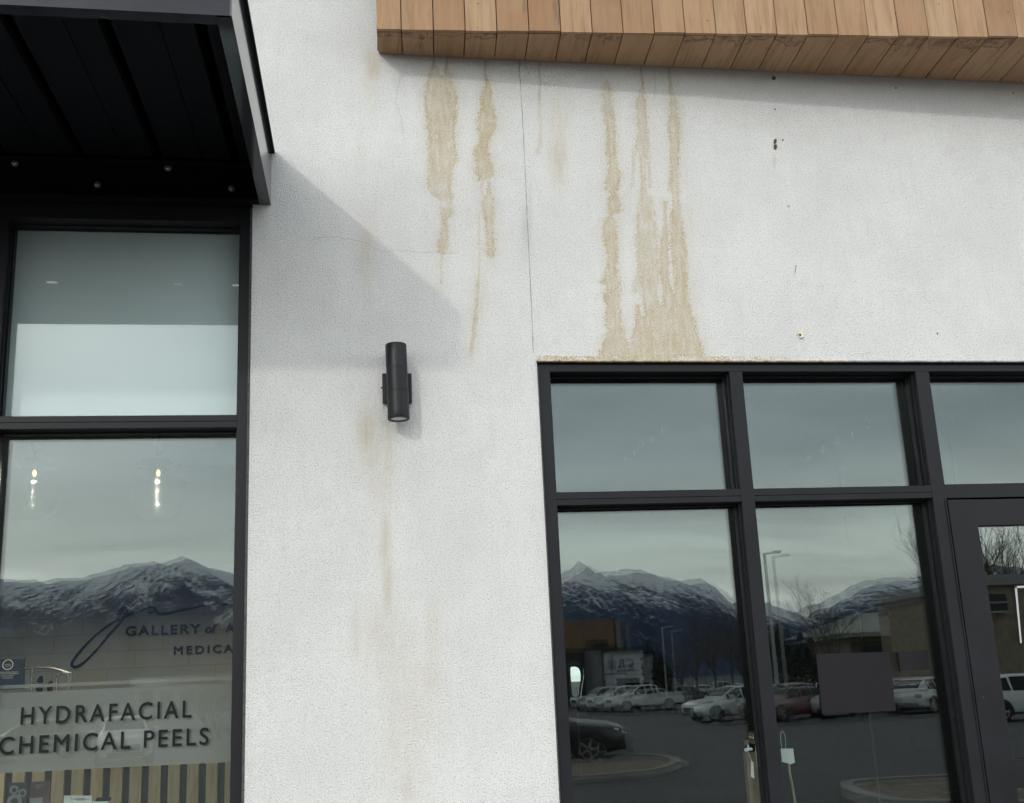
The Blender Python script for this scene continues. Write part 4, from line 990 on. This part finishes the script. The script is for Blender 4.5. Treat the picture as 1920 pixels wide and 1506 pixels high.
# ------------------------------------------------------------------ vehicles
M['tyre'] = plain('tyre_rubber', (0.012, 0.012, 0.012), 0.8); M['rim'] = plain('alloy_rim', (0.35, 0.35, 0.36), 0.35, 0.8)
M['car_glass'] = plain('car_glass', (0.006, 0.007, 0.009), 0.22, spec=0.22)
M['trim'] = plain('black_trim', (0.012, 0.012, 0.013), 0.6)
M['headlight'] = plain('headlight_glass', (0.75, 0.77, 0.80), 0.12, spec=0.8); M['taillight'] = plain('taillight_red', (0.25, 0.012, 0.012), 0.25); M['plate'] = plain('number_plate', (0.6, 0.6, 0.6), 0.5)
def paint(name, c):
    m = Mat(name); m.p(Base_Color=c, Roughness=0.28); m.b.inputs['Coat Weight'].default_value = 0.7; m.b.inputs['Coat Roughness'].default_value = 0.05; return m.m
PAINT = {'white': paint('white_car_paint', (.52, .54, .56)), 'red': paint('red_car_paint', (.085, .010, .014)), 'black': paint('black_car_paint', (.010, .011, .014)),
         'silver': paint('silver_car_paint', (.36, .38, .39)), 'grey': paint('grey_car_paint', (.10, .105, .115))}
SUV = dict(L=4.75, wheels=(.95, 3.80), wr=.37, st=[  # x, zb, zbelt, w, zroof, wroof
 (0,.42,.72,.72,.75,.62),(.10,.30,.86,.84,.90,.72),(.45,.24,.96,.92,1.0,.80),(1.15,.24,1.03,.945,1.075,.80),(1.38,.24,1.05,.95,1.12,.76),(2.05,.24,1.04,.95,1.52,.67),(2.45,.24,1.04,.95,1.625,.67),
 (3.10,.24,1.05,.95,1.64,.66),(3.75,.24,1.07,.945,1.58,.64),(4.30,.26,1.08,.93,1.30,.66),(4.55,.30,1.04,.90,1.10,.72),(4.70,.40,.95,.84,1.0,.70),(4.75,.48,.80,.80,.84,.66)],
 side=[(1.62,2.48),(2.56,3.28),(3.36,4.02)], wind=(1.46,2.22), rear=(3.90,4.50))
PICK = dict(L=5.85, wheels=(1.0, 4.55), wr=.41, st=[
 (0,.55,.95,.80,1.0,.70),(.08,.42,1.12,.92,1.18,.82),(.5,.36,1.18,.98,1.24,.88),(1.40,.36,1.23,1.0,1.29,.86),(1.55,.36,1.24,1.0,1.33,.82),(2.15,.36,1.24,1.0,1.82,.72),(2.5,.36,1.24,1.0,1.92,.72),(3.35,.36,1.25,1.0,1.93,.72),
 (3.72,.36,1.26,1.0,1.84,.72),(3.80,.36,1.27,1.0,1.33,.88),(3.86,.40,1.28,1.0,1.31,.92),(5.70,.42,1.28,1.0,1.31,.92),(5.85,.50,1.24,.98,1.27,.90)],
 side=[(1.72,2.62),(2.70,3.22),(3.28,3.58)], wind=(1.62,2.30), rear=None)
def vehicle(kind, body_mat, label, cat, name):
    S = SUV if kind == 'suv' else PICK
    root = thing(name, label, cat); st = S['st']; L = S['L']; link.local = True
    xs = [s[0] for s in st]
    def sec(x): return [np.interp(x, xs, [s[k] for s in st]) for k in range(1, 6)]
    def ring(x):
        zb, zt, w, zr, wr = sec(x); X = L/2-x
        half = [(0, zb), (w*.80, zb), (w*.97, zb+.10), (w, zb+.30*(zt-zb)+.05), (w*1.0, zt-.16*(zt-zb)), (w*.965, zt), (wr+(w*.965-wr)*.10, zr-.05*(zr-zt)-.02), (wr*.90, zr), (wr*.5, zr+.015), (0, zr+.02)]
        return [(X, -y, z) for y, z in half]+[(X, y, z) for y, z in half[-2:0:-1]]
    stx = sorted(set(xs+list(np.linspace(0, L, 24))))
    mb = MB(); rings = [[mb.bm.verts.new(p) for p in ring(x)] for x in stx]; n = len(rings[0])
    for a, b in zip(rings, rings[1:]):
        for k in range(n): mb.bm.faces.new((a[k], a[(k+1)%n], b[(k+1)%n], b[k]))
    mb.bm.faces.new(rings[0][::-1]); mb.bm.faces.new(rings[-1])
    mb.build('body', body_mat, root, True)
    def up(x, t, s):
        zb, zt, w, zr, wr = sec(x); y0, y1 = w*.965, wr+(w*.965-wr)*.10; z1 = zr-.05*(zr-zt)-.02
        return (L/2-x, s*(y0+(y1-y0)*t+.008), zt+(z1-zt)*t)
    for s in (-1, 1):
        for a, b in S['side']:
            mb = MB(); xx = np.linspace(a, b, 6)
            lo = [up(x, .03, s) for x in xx]; hi = [up(x, .94, s) for x in xx]
            mb.quads(lo, hi); mb.build('window', M['car_glass'], root)
    def top(x, f):
        zb, zt, w, zr, wr = sec(x); return (L/2-x, f*wr*.92, zr+.015*(1-abs(f))+.012)
    for nm, rg in (('windscreen', S['wind']), ('rear_window', S['rear'])):
        if not rg: continue
        mb = MB(); rows = [[top(x, f) for f in np.linspace(-1, 1, 7)] for x in np.linspace(rg[0], rg[1], 5)]
        for a, b in zip(rows, rows[1:]): mb.quads(a, b)
        mb.build(nm, M['car_glass'], root)
    if kind == 'pickup':
        mb = MB(); mb.box(L/2-5.68, L/2-3.92, -.80, .80, 1.325, 1.336); mb.build('bed_cover', M['trim'], root)
        mb = MB(); zb, zt, w, zr, wr = sec(3.74); mb.poly([(L/2-3.80, -.6, 1.40), (L/2-3.80, .6, 1.40), (L/2-3.765, .58, 1.80), (L/2-3.765, -.58, 1.80)]); mb.build('rear_window', M['car_glass'], root)
    wr_ = S['wr']
    for wx in S['wheels']:
        for s in (-1, 1):
            zb, zt, w, zr, wr = sec(wx); cx = L/2-wx
            mb = MB(); m_ = 14
            mb.prism([(cx+(wr_+.07)*math.cos(t), s*(w+.002), wr_+(wr_+.07)*math.sin(t)) for t in np.linspace(-.35, math.pi+.35, m_)], (0, s*.006, 0)); mb.build('wheel_arch', M['trim'], root)
            mb = MB(); mb.lathe([(wr_*.70, -.02), (wr_*.72, .0), (wr_*.95, .0), (wr_, -.03), (wr_, -.22)], (cx, s*(w+.022), wr_), (0, s, 0), 24); tw = mb.build('wheel', M['tyre'], root, True)
            mb = MB(); mb.lathe([(wr_*.70, -.015), (wr_*.66, .004), (wr_*.62, -.010)], (cx, s*(w+.020), wr_), (0, s, 0), 24, False)
            for k in range(5):
                a_ = 2*math.pi*k/5; d = Vector((math.cos(a_), 0, math.sin(a_))); e = Vector((-math.sin(a_), 0, math.cos(a_))); o = Vector((cx, s*(w+.014), wr_))
                mb.prism([o+d*.03+e*.035, o+d*.03-e*.035, o+d*wr_*.64-e*.03, o+d*wr_*.64+e*.03], (0, s*.008, 0))
            mb.build('rim', M['rim'], tw)
    zf = sec(.12)[1]
    for s in (-1, 1):
        mb = MB(); w = sec(.12)[2]
        mb.prism([(L/2-.06, s*w*.60, zf-.16), (L/2-.10, s*w*.94, zf-.13), (L/2-.28, s*(sec(.28)[2]+.012), zf-.05), (L/2-.28, s*w*.98, zf+.0), (L/2-.10, s*w*.9, zf-.02), (L/2-.05, s*w*.60, zf-.06)], (.035, s*.012, 0)); mb.build('headlight', M['headlight'], root)
        mb = MB(); w = sec(L-.06)[2]; zt = sec(L-.1)[1]
        mb.box(-L/2-.012, -L/2+.12, min(s*w*.70, s*(w*1.045)), max(s*w*.70, s*(w*1.045)), zt-.26, zt-.08, .01); mb.build('taillight', M['taillight'], root)
        mx = S['wind'][0]+.30; w = sec(mx)[2]; z = sec(mx)[1]
        mb = MB(); mb.box(L/2-mx-.10, L/2-mx+.06, min(s*(w+.03), s*(w+.25)), max(s*(w+.03), s*(w+.25)), z+.03, z+.19, .03); mb.box(L/2-mx-.03, L/2-mx+.02, min(s*(w-.06), s*(w+.04)), max(s*(w-.06), s*(w+.04)), z+.02, z+.06); mb.build('mirror', body_mat, root)
    mb = MB(); zg = sec(.1)[1]; mb.box(L/2-.09, L/2+.015, -.45, .45, zg-.38, zg-.16, .01); mb.build('grille', M['trim'], root)
    mb = MB(); mb.box(L/2-.16, L/2+.02, -.62, .62, .30, .46, .02); mb.build('front_bumper', M['trim'], root)
    mb = MB(); mb.box(-L/2-.02, -L/2+.10, -.70, .70, .36, .52, .02); mb.build('rear_bumper', M['trim'], root)
    mb = MB(); mb.box(-L/2-.018, -L/2+.08, -.16, .16, .66, .78); mb.build('number_plate', M['plate'], root)
    link.local = False
    return root
def put(root, px, dist, heading, side=0.0):
    p = seen(px, 1300, dist); root.location = (p[0], p[1]+side, ground(p[1])); root.rotation_euler = (0, 0, R(heading)); return root
def recolour(root, mat):
    for ch in root.children:
        if ch.name.split('.')[0] in ('body', 'mirror'):
            ch.material_slots[0].link = 'OBJECT'; ch.material_slots[0].material = mat
suv0 = vehicle('suv', PAINT['white'], 'white crossover with its nose to the left, reflected in the first lower pane', 'car', 'parked_car')
pick0 = vehicle('pickup', PAINT['white'], 'white pickup truck side-on in the reflection of the first lower pane', 'pickup truck', 'pickup_truck')
CG = 'vehicles parked in the reflected car park'
suv0['group'] = CG; pick0['group'] = CG
put(suv0, 1368, 49.0, 166); put(pick0, 1206, 76.0, 168)
def another(proto, px, dist, heading, col, label, group=CG):
    o = copy_tree(proto); put(o, px, dist, heading); o['label'] = label; o['group'] = group; recolour(o, PAINT[col]); return o
another(pick0, 1168, 80.5, 168, 'white', 'white pickup truck half hidden behind the foremost one in the reflection')
another(pick0, 1136, 84, 168, 'silver', 'silver pickup truck farthest left in the pickup row')
another(suv0, 1716, 52, -34, 'silver', 'silver car between the large dark sign and the white rear, set back')
another(suv0, 992, 27.0, 8, 'black', 'dark car nosing in from the pier side, low in the first pane')
another(suv0, 1468, 45.5, 150, 'red', 'dark red car reflected just right of the first mullion')
another(suv0, 1560, 46.5, 118, 'white', 'white car reflected behind the large dark sign')
another(suv0, 1655, 49.0, -36, 'silver', 'silver car reflected right of the large dark sign')
another(suv0, 1745, 46.0, -30, 'white', 'white car with its rear to the building beside the second mullion')
another(suv0, 1915, 35.0, 4, 'white', 'white car reflected in the glass door')
another(suv0, 235, 40.0, 75, 'white', 'white car faintly reflected in the frosted band')
another(suv0, 60, 47.0, 160, 'grey', 'grey car faintly reflected at the left end of the frosted band')
far = [(1228, 104, 'white', 'suv', 12), (1262, 106, 'silver', 'suv', 8), (1296, 103, 'grey', 'suv', 15), (1326, 106, 'white', 'suv', 10), (1352, 104, 'silver', 'pickup', 14), (1386, 105, 'white', 'suv', 10), (1420, 106, 'grey', 'suv', 12), (1700, 92, 'white', 'suv', 20), (1760, 94, 'silver', 'suv', 16)]
fl_lab = ['far white car beside the sign building', 'far silver car left of the bare trees', 'far grey car under the bare trees', 'far white car under the bare trees', 'far silver pickup behind the white crossover', 'far white car above the white crossover roof', 'far grey car close to the first mullion', 'far white car below the small dark sign', 'far silver car near the second mullion']
for (px, d, c, k, h), lab in zip(far, fl_lab):
    another(suv0 if k == 'suv' else pick0, px, d, h, c, lab, 'far row of cars in the reflection')
# ------------------------------------------------------------------ light poles
M['pole'] = plain('galvanised_pole', (.42, .42, .41), .5, .3)
def light_pole(px_base, px_top, py_top, dist, arm, label):
    p = seen(px_top, py_top, dist); H = p[2]-ground(p[1])
    r = thing('light_pole', label, 'light pole', (p[0], p[1], ground(p[1])), 0, 'car park light poles')
    link.local = True
    mb = MB(); mb.tube([(0, 0, 0), (0, 0, H)], [.10, .07], 10); mb.build('post', M['pole'], r)
    mb = MB(); mb.tube([(0, 0, 0), (0, 0, .7)], .28, 14); mb.build('footing', M['concrete'], r)
    mb = MB(); mb.tube([(0, 0, H-.05), (arm*.9, 0, H+.02)], .045, 8); mb.build('arm', M['pole'], r)
    mb = MB(); mb.box(min(arm*.7, arm*1.25), max(arm*.7, arm*1.25), -.16, .16, H-.02, H+.09, .02); mb.build('lamp_head', M['pole'], r)
    link.local = False
light_pole(0, 1433, 1037, 46, .65, 'tall light pole reflected right of the first mullion')
light_pole(0, 1241, 1176, 92, .8, 'distant light pole reflected against the blue mountain')

# ------------------------------------------------------------------ buildings across the car park
M['bld_tan'] = plain('tan_cladding', (.16, .105, .06), .8, var=.25, scale=1.2); M['bld_grey'] = plain('grey_render', (.20, .20, .20), .8); M['bld_dark'] = plain('dark_brick', (.03, .032, .036), .8)
M['bld_white'] = plain('white_render', (.56, .57, .60), .8); M['roof_green'] = plain('green_grey_roof', (.24, .255, .23), .7); M['bld_brown'] = plain('brown_brick', (.20, .165, .125), .85, var=.25, scale=3); M['sign_ink'] = plain('sign_grey_ink', (.20, .20, .24), .6)
def at_d(px, py, d): return seen(px, py, d)
def slab(mb, px0, px1, py0, py1, d, depth):
    a, b = seen(px0, py0, d), seen(px1, py1, d); x0, x1 = min(a[0], b[0]), max(a[0], b[0]); z0, z1 = min(a[2], b[2]), max(a[2], b[2])
    mb.box(x0, x1, a[1]-depth, a[1], z0, z1)
gz = lambda d: ground(2*GLASS_Y-(-4.5+d))-.2
def block(name, mat, par, px0, px1, pyt, pyb, d, depth):
    mb = MB(); slab(mb, px0, px1, pyt, pyb, d, depth); return mb.build(name, mat, par)
cb = thing('clad_building', 'brown clad commercial building with a white sign wing, reflected beside the pier', 'building', (float(seen(1110, 1300, 112)[0]), float(seen(1110, 1300, 112)[1]), ground(-110)))
block('upper_cladding', M['bld_tan'], cb, 940, 1153, 1166, 1213, 112, 18)
block('corner_strip', M['bld_grey'], cb, 1153.5, 1172, 1164, 1320, 112.3, 18)
block('lower_wall', M['bld_dark'], cb, 940, 1153, 1213.5, 1322, 112.2, 17.7)
block('sign_wing', M['bld_white'], cb, 1133, 1212, 1218, 1318, 108, 4.2)
block('wing_side', M['bld_grey'], cb, 1108, 1132.5, 1221, 1318, 108.5, 3.7)
block('parapet', M['bld_dark'], cb, 1129, 1215, 1214.5, 1217.7, 107.5, 5)
wn_ = block('window', M['car_glass'], cb, 1156, 1200, 1273, 1290, 107.9, .5)
block('door', M['bld_dark'], cb, 1131.8, 1137, 1275, 1318, 107.9, .4)
block('window', M['car_glass'], cb, 1100, 1140, 1200, 1212, 111.8, .4)
def rev_text(body, px_r, px_l, py, cap, d, mat, par):
    """lettering facing the shop, so the glass shows it mirrored"""
    A, B = seen(px_r, py, d), seen(px_l, py, d); w = abs(A[0]-B[0]); h = cap*d/1890
    return text_mesh('lettering', body, A, (-1, 0, 0), (0, 0, 1), w, h, .06, mat, par, 1.05, 0, .02)
rev_text('C', 1189, 1173, 1249, 14, 107.8, M['sign_ink'], cb); rev_text('R', 1170.5, 1158, 1251, 15, 107.8, M['navy'], cb); rev_text('IR', 1155, 1137, 1254, 15, 107.8, M['sign_ink'], cb)
mb = MB(); slab(mb, 1155, 1192, 1256.5, 1257.7, 107.9, .1); slab(mb, 1134, 1175, 1262.5, 1263.8, 107.9, .1); mb.build('sign_rule', M['sign_ink'], cb)
lb = thing('low_building', 'low building with a broad grey-green roof, reflected behind the dark signs', 'building', (float(seen(1660, 1300, 96)[0]), float(seen(1660, 1300, 96)[1]), ground(-95)))
block('wall', M['bld_brown'], lb, 1590, 1890, 1186, 1318, 98, 12)
mb = MB(); D = 96
e0, e1, r0, r1 = seen(1583, 1187, D), seen(1900, 1175, D), seen(1600, 1152, D+7), seen(1885, 1128, D+7)
mb.poly([e0, e1, r1, r0]); e2, e3 = e0+np.array([0, -16, 0]), e1+np.array([0, -16, 0]); mb.poly([r0, r1, e3, e2]); mb.poly([e0, r0, e2]); mb.poly([e1, e3, r1]); mb.build('roof', M['roof_green'], lb)
block('fascia_band', M['bld_white'], lb, 1676, 1890, 1183, 1194, 97.5, .6)
for a, b in ((1600, 1668), (1700, 1722), (1735, 1752)): block('window', M['car_glass'], lb, a, b, 1204, 1240, 97.7, .4)
bb = thing('brick_building', 'brown brick building with a small window, reflected in the glass door', 'building', (float(seen(1890, 1300, 58)[0]), float(seen(1890, 1300, 58)[1]), ground(-57)))
block('wall', M['bld_brown'], bb, 1840, 2300, 1083, 1320, 60, 14)
w_ = block('window', M['car_glass'], bb, 1852, 1888, 1115, 1146, 59.7, .5)
block('sill', M['bld_grey'], w_, 1850, 1890, 1146.3, 1149, 59.5, .3); block('window_bar', M['bld_grey'], w_, 1852, 1888, 1129, 1131, 59.6, .2)
block('parapet', M['bld_grey'], bb, 1838, 2302, 1079, 1082.7, 59.6, 14.6)
pb = thing('pale_building', 'pale low building faintly reflected across the frosted band', 'building', (float(seen(300, 1300, 85)[0]), float(seen(300, 1300, 85)[1]), ground(-84)))
block('wall', M['bld_grey'], pb, 250, 480, 1278, 1332, 86, 12); block('parapet', M['bld_white'], pb, 245, 485, 1271, 1277.5, 85.7, 12.6)
for a in (262, 300, 338, 376): block('window', M['car_glass'], pb, a, a+24, 1296, 1318, 85.8, .4)
rev_text('10248', 356, 312, 1276.3, 4.5, 85.6, M['sign_ink'], pb)

# ------------------------------------------------------------------ bare winter trees and evergreens
M['bark'] = plain('winter_bark', (.075, .062, .052), .9, var=.3, scale=4); M['twig'] = plain('winter_twigs', (.085, .068, .055), .9); M['willow'] = plain('ochre_twigs', (.19, .14, .07), .9)
M['needle'] = plain('evergreen_needles', (.020, .030, .018), .9, var=.5, scale=3)
def bare_tree(name, seed, H, spread, levels, twig, label, dense=4, trunkless=False):
    rnd = random.Random(seed); root = thing(name, label, 'tree'); link.local = True
    big, small = MB(), MB()
    def grow(p, d, L, r, lev):
        pts = [p]; q = p.copy(); dd = d.copy()
        for k in range(3):
            dd = (dd+Vector((rnd.uniform(-.16, .16), rnd.uniform(-.16, .16), rnd.uniform(-.02, .12)))).normalized(); q = q+dd*L/3; pts.append(q.copy())
        (big if lev >= levels-1 else small).tube(pts, [r, r*.85, r*.7, r*.5], 5 if lev >= levels-1 else 3)
        if lev == 0: return
        for k in range(dense+(1 if lev == levels else 0)):
            i = rnd.choice((1, 2, 3, 3)) if lev < levels else rnd.choice((2, 3, 3))
            ax_ = Vector((rnd.uniform(-1, 1), rnd.uniform(-1, 1), 0)).normalized(); ang = rnd.uniform(.3, .75)*spread
            nd = (dd*math.cos(ang)+ax_*math.sin(ang)+Vector((0, 0, .15))).normalized()
            grow(pts[i], nd, L*rnd.uniform(.55, .78), r*.5*rnd.uniform(.8, 1.1), lev-1)
    if trunkless:
        for k in range(7):
            grow(Vector((rnd.uniform(-.3, .3), rnd.uniform(-.3, .3), 0)), Vector((rnd.uniform(-.5, .5), rnd.uniform(-.5, .5), 1)).normalized(), H*.42, H*.008, levels)
    else: grow(Vector((0, 0, 0)), Vector((0, 0, 1)), H*.36, H*.016, levels)
    big.build('trunk', M['bark'], root); small.build('crown', twig, root)
    link.local = False; return root
TG = 'bare winter trees in the reflection'
tA = bare_tree('bare_tree', 3, 9.0, 1.0, 5, M['twig'], 'bare tree standing alone above the roofs, in the second lower pane'); tA['group'] = TG
tB = bare_tree('bare_tree', 8, 8.0, 1.25, 5, M['twig'], 'spreading bare tree nearest the white crossover', 4); tB['group'] = TG
tW = bare_tree('willow_shrub', 5, 4.0, 1.1, 3, M['willow'], 'ochre leafless shrub faintly reflected under the script sign', 5, True); tW['group'] = 'ochre shrubs in the reflection'
def plant(o, px, d, s=1.0, rz=0.0):
    p = seen(px, 1300, d); o.location = (p[0], p[1], ground(p[1])-.05); o.scale = (s, s, s); o.rotation_euler = (0, 0, rz)
def more_tree(o, px, d, s, rz, label, g=TG):
    c = copy_tree(o); plant(c, px, d, s, rz); c['label'] = label; c['group'] = g
plant(tA, 1572, 68, 1.12); plant(tB, 1345, 66, 1.0)
for px, d, s, rz, lab in ((1285, 84, .92, 1, 'bare tree left in the dark clump behind the far cars'), (1312, 80, 1.06, 2.2, 'bare tree near the middle of the dark clump'), (1375, 78, 1.12, 3.1, 'bare tree above the white crossover cabin'), (1402, 72, 1.05, .6, 'bare tree against the first mullion'),
                          (1448, 86, 1.0, 4, 'bare tree behind the tall light pole'), (1490, 90, .95, 5, 'bare tree between the tall pole and the lone tree'), (1528, 92, .9, .2, 'bare tree directly left of the lone tree'), (1425, 90, 1.05, 1.3, 'bare tree hidden partly by the first mullion')):
    more_tree(tB, px, d, s, rz, lab)
more_tree(tA, 1858, 80, 1.9, 1.0, 'tall bare tree over the brick building in the door glass')
more_tree(tA, 1900, 82, 2.1, 2.4, 'tallest bare tree near the right edge of the door glass')
more_tree(tA, 1835, 84, 1.7, 3.4, 'bare tree half hidden by the door stile')
plant(tW, 135, 60, 1.15)
more_tree(tW, 408, 62, 1.2, 1.2, 'ochre leafless shrub faintly reflected near the pier', 'ochre shrubs in the reflection')
def evergreen(px, d, H, Wd, label, seed):
    rnd = random.Random(seed); r = thing('evergreen_shrub', label, 'shrub', (0, 0, 0), 0, 'dark evergreens in the reflection'); link.local = True
    mb = MB()
    for k in range(1500):
        h = rnd.random()**.8; rad_ = Wd*(1-h)**.7*rnd.uniform(.35, 1.0)*(1+.25*math.sin(h*9+seed)); t = rnd.uniform(0, 6.283)
        c = Vector((rad_*math.cos(t), rad_*math.sin(t), .15+h*H*rnd.uniform(.92, 1.05))); a = Vector((rnd.gauss(0, 1), rnd.gauss(0, 1), rnd.gauss(0, .6))).normalized()*.16; b = a.cross(Vector((rnd.gauss(0, 1), rnd.gauss(0, 1), rnd.gauss(0, 1)))).normalized()*.09
        mb.poly([c-a, c+b, c+a, c-b])
    mb.build('crown', M['needle'], r, fix=False)
    mb = MB(); mb.tube([(0, 0, 0), (0, 0, H*.8)], [.09, .03], 6); mb.build('trunk', M['bark'], r)
    link.local = False; plant(r, px, d)
evergreen(1222, 100, 6.0, 1.6, 'dark evergreen right against the sign building', 1)
evergreen(1243, 99, 4.6, 1.7, 'lower dark evergreen under the distant light pole', 2)
evergreen(1470, 84, 6.2, 2.0, 'dark evergreen behind the tall light pole', 3)
evergreen(1512, 84, 5.4, 2.2, 'dark evergreen right of the red car', 4)

# ------------------------------------------------------------------ mountains far beyond the car park
def mountain_mat():
    m = Mat('hazy_snowy_rock'); P = m.pos()
    a = m.n('ShaderNodeAttribute', attribute_name='height_ratio'); h = a.outputs['Fac']
    g = m.noise(1.0, 6, 0.68, m.mapped(P, (.016, .004, .0045)), 1.2); f = m.noise(1.0, 5, 0.7, m.mapped(P, (.05, .02, .03)))
    s = m.math('ADD', m.math('MULTIPLY', h, .80), m.math('ADD', m.math('MULTIPLY', m.math('SUBTRACT', g, .5), 1.5), m.math('MULTIPLY', m.math('SUBTRACT', f, .5), .8)))
    sn = m.step(s, .52, .80)
    hazy_rock = m.mix(g, (.026, .050, .112), (.078, .105, .160))  # blue of the distant haze is put into the rock colour
    m.p(Base_Color=m.mix(sn, hazy_rock, (.78, .82, .88)), Roughness=.95); m.b.inputs['Specular IOR Level'].default_value = .05
    m.bump(m.math('ADD', g, m.math('MULTIPLY', f, .5)), 1.0, 40.0)
    return m.m
M['mountain'] = mountain_mat()
def mountain(name, ridge, d, foot, label, jag, bias):
    rx = [r[0] for r in ridge]; ry = [r[1] for r in ridge]
    px = np.linspace(rx[0], rx[-1], 520); n = 44
    co = []; ht = []
    for i, x in enumerate(px):
        y = np.interp(x, rx, ry)+jag*(mnoise.fractal(Vector((x*.035, d*.01, 0)), .8, 2.1, 5))
        top_ = seen(x, y, d); zt = top_[2]
        for j in range(n):
            t = j/(n-1)
            if t <= .8:
                u = t/.8; dd = d*(foot+(1-foot)*u); k = u**1.25
                gul = mnoise.fractal(Vector((x*.022, u*1.2, d*.003)), .9, 2.0, 6)*.16*math.sin(math.pi*min(1, u*1.0))
                z = -8+(zt+8)*max(0, k+gul*(1-k)*1.3)
            else:
                u = (t-.8)/.2; dd = d*(1+.18*u); k = 1-u; z = -8+(zt+8)*k*(1-.0*u)
            p = seen(x, 1300, dd); co.append((p[0], p[1], z)); ht.append(min(1, max(0, k))*bias+(.35 if bias > 1 else 0))
    me = bpy.data.meshes.new(name); N = len(px)
    fa = [(i*n+j, (i+1)*n+j, (i+1)*n+j+1, i*n+j+1) for i in range(N-1) for j in range(n-1)]
    me.from_pydata(co, [], fa); me.update()
    at_ = me.attributes.new('height_ratio', 'FLOAT', 'POINT'); at_.data.foreach_set('value', ht)
    me.polygons.foreach_set('use_smooth', [True]*len(fa))
    o = link(name, me, M['mountain']); tag(o, label, None, None, 'structure')
mountain('snowy_ridge', [(-700,1110),(-300,1095),(0,1084),(60,1086),(150,1079),(225,1056),(300,1050),(338,1041),(375,1058),(437,1072),(600,1095),(800,1105),(1000,1098),(1060,1078),(1085,1062),(1103,1051),(1130,1069),(1170,1069),(1190,1063),(1222,1067),(1250,1077),(1290,1087),(1330,1083),(1360,1098),(1385,1130),(1415,1130),(1440,1121),(1470,1135),(1505,1146),(1560,1125),(1640,1088),(1690,1079),(1745,1081),(1840,1062),(1900,1056),(2100,1075),(2500,1110)], 6200, .72, 'far snowy mountain ridge reflected above the dark hills', 5, 1.35)
mountain('dark_mountain', [(-700,1120),(-300,1104),(0,1090),(20,1092),(60,1094),(150,1087),(190,1077),(225,1065),(290,1057),(320,1051),(345,1055),(385,1070),(437,1080),(600,1110),(800,1125),(1000,1112),(1050,1092),(1065,1083),(1100,1075),(1122,1072),(1140,1083),(1200,1085),(1250,1090),(1300,1087),(1330,1092),(1360,1105),(1376,1130),(1400,1140),(1450,1143),(1500,1149),(1540,1146),(1600,1112),(1640,1096),(1680,1087),(1700,1092),(1745,1088),(1800,1082),(1840,1066),(1900,1062),(2100,1085),(2500,1120)], 4600, .50, 'dark rocky mountain side with snow streaks reflected in the panes', 6, 1.0)

bpy.context.view_layer.update()
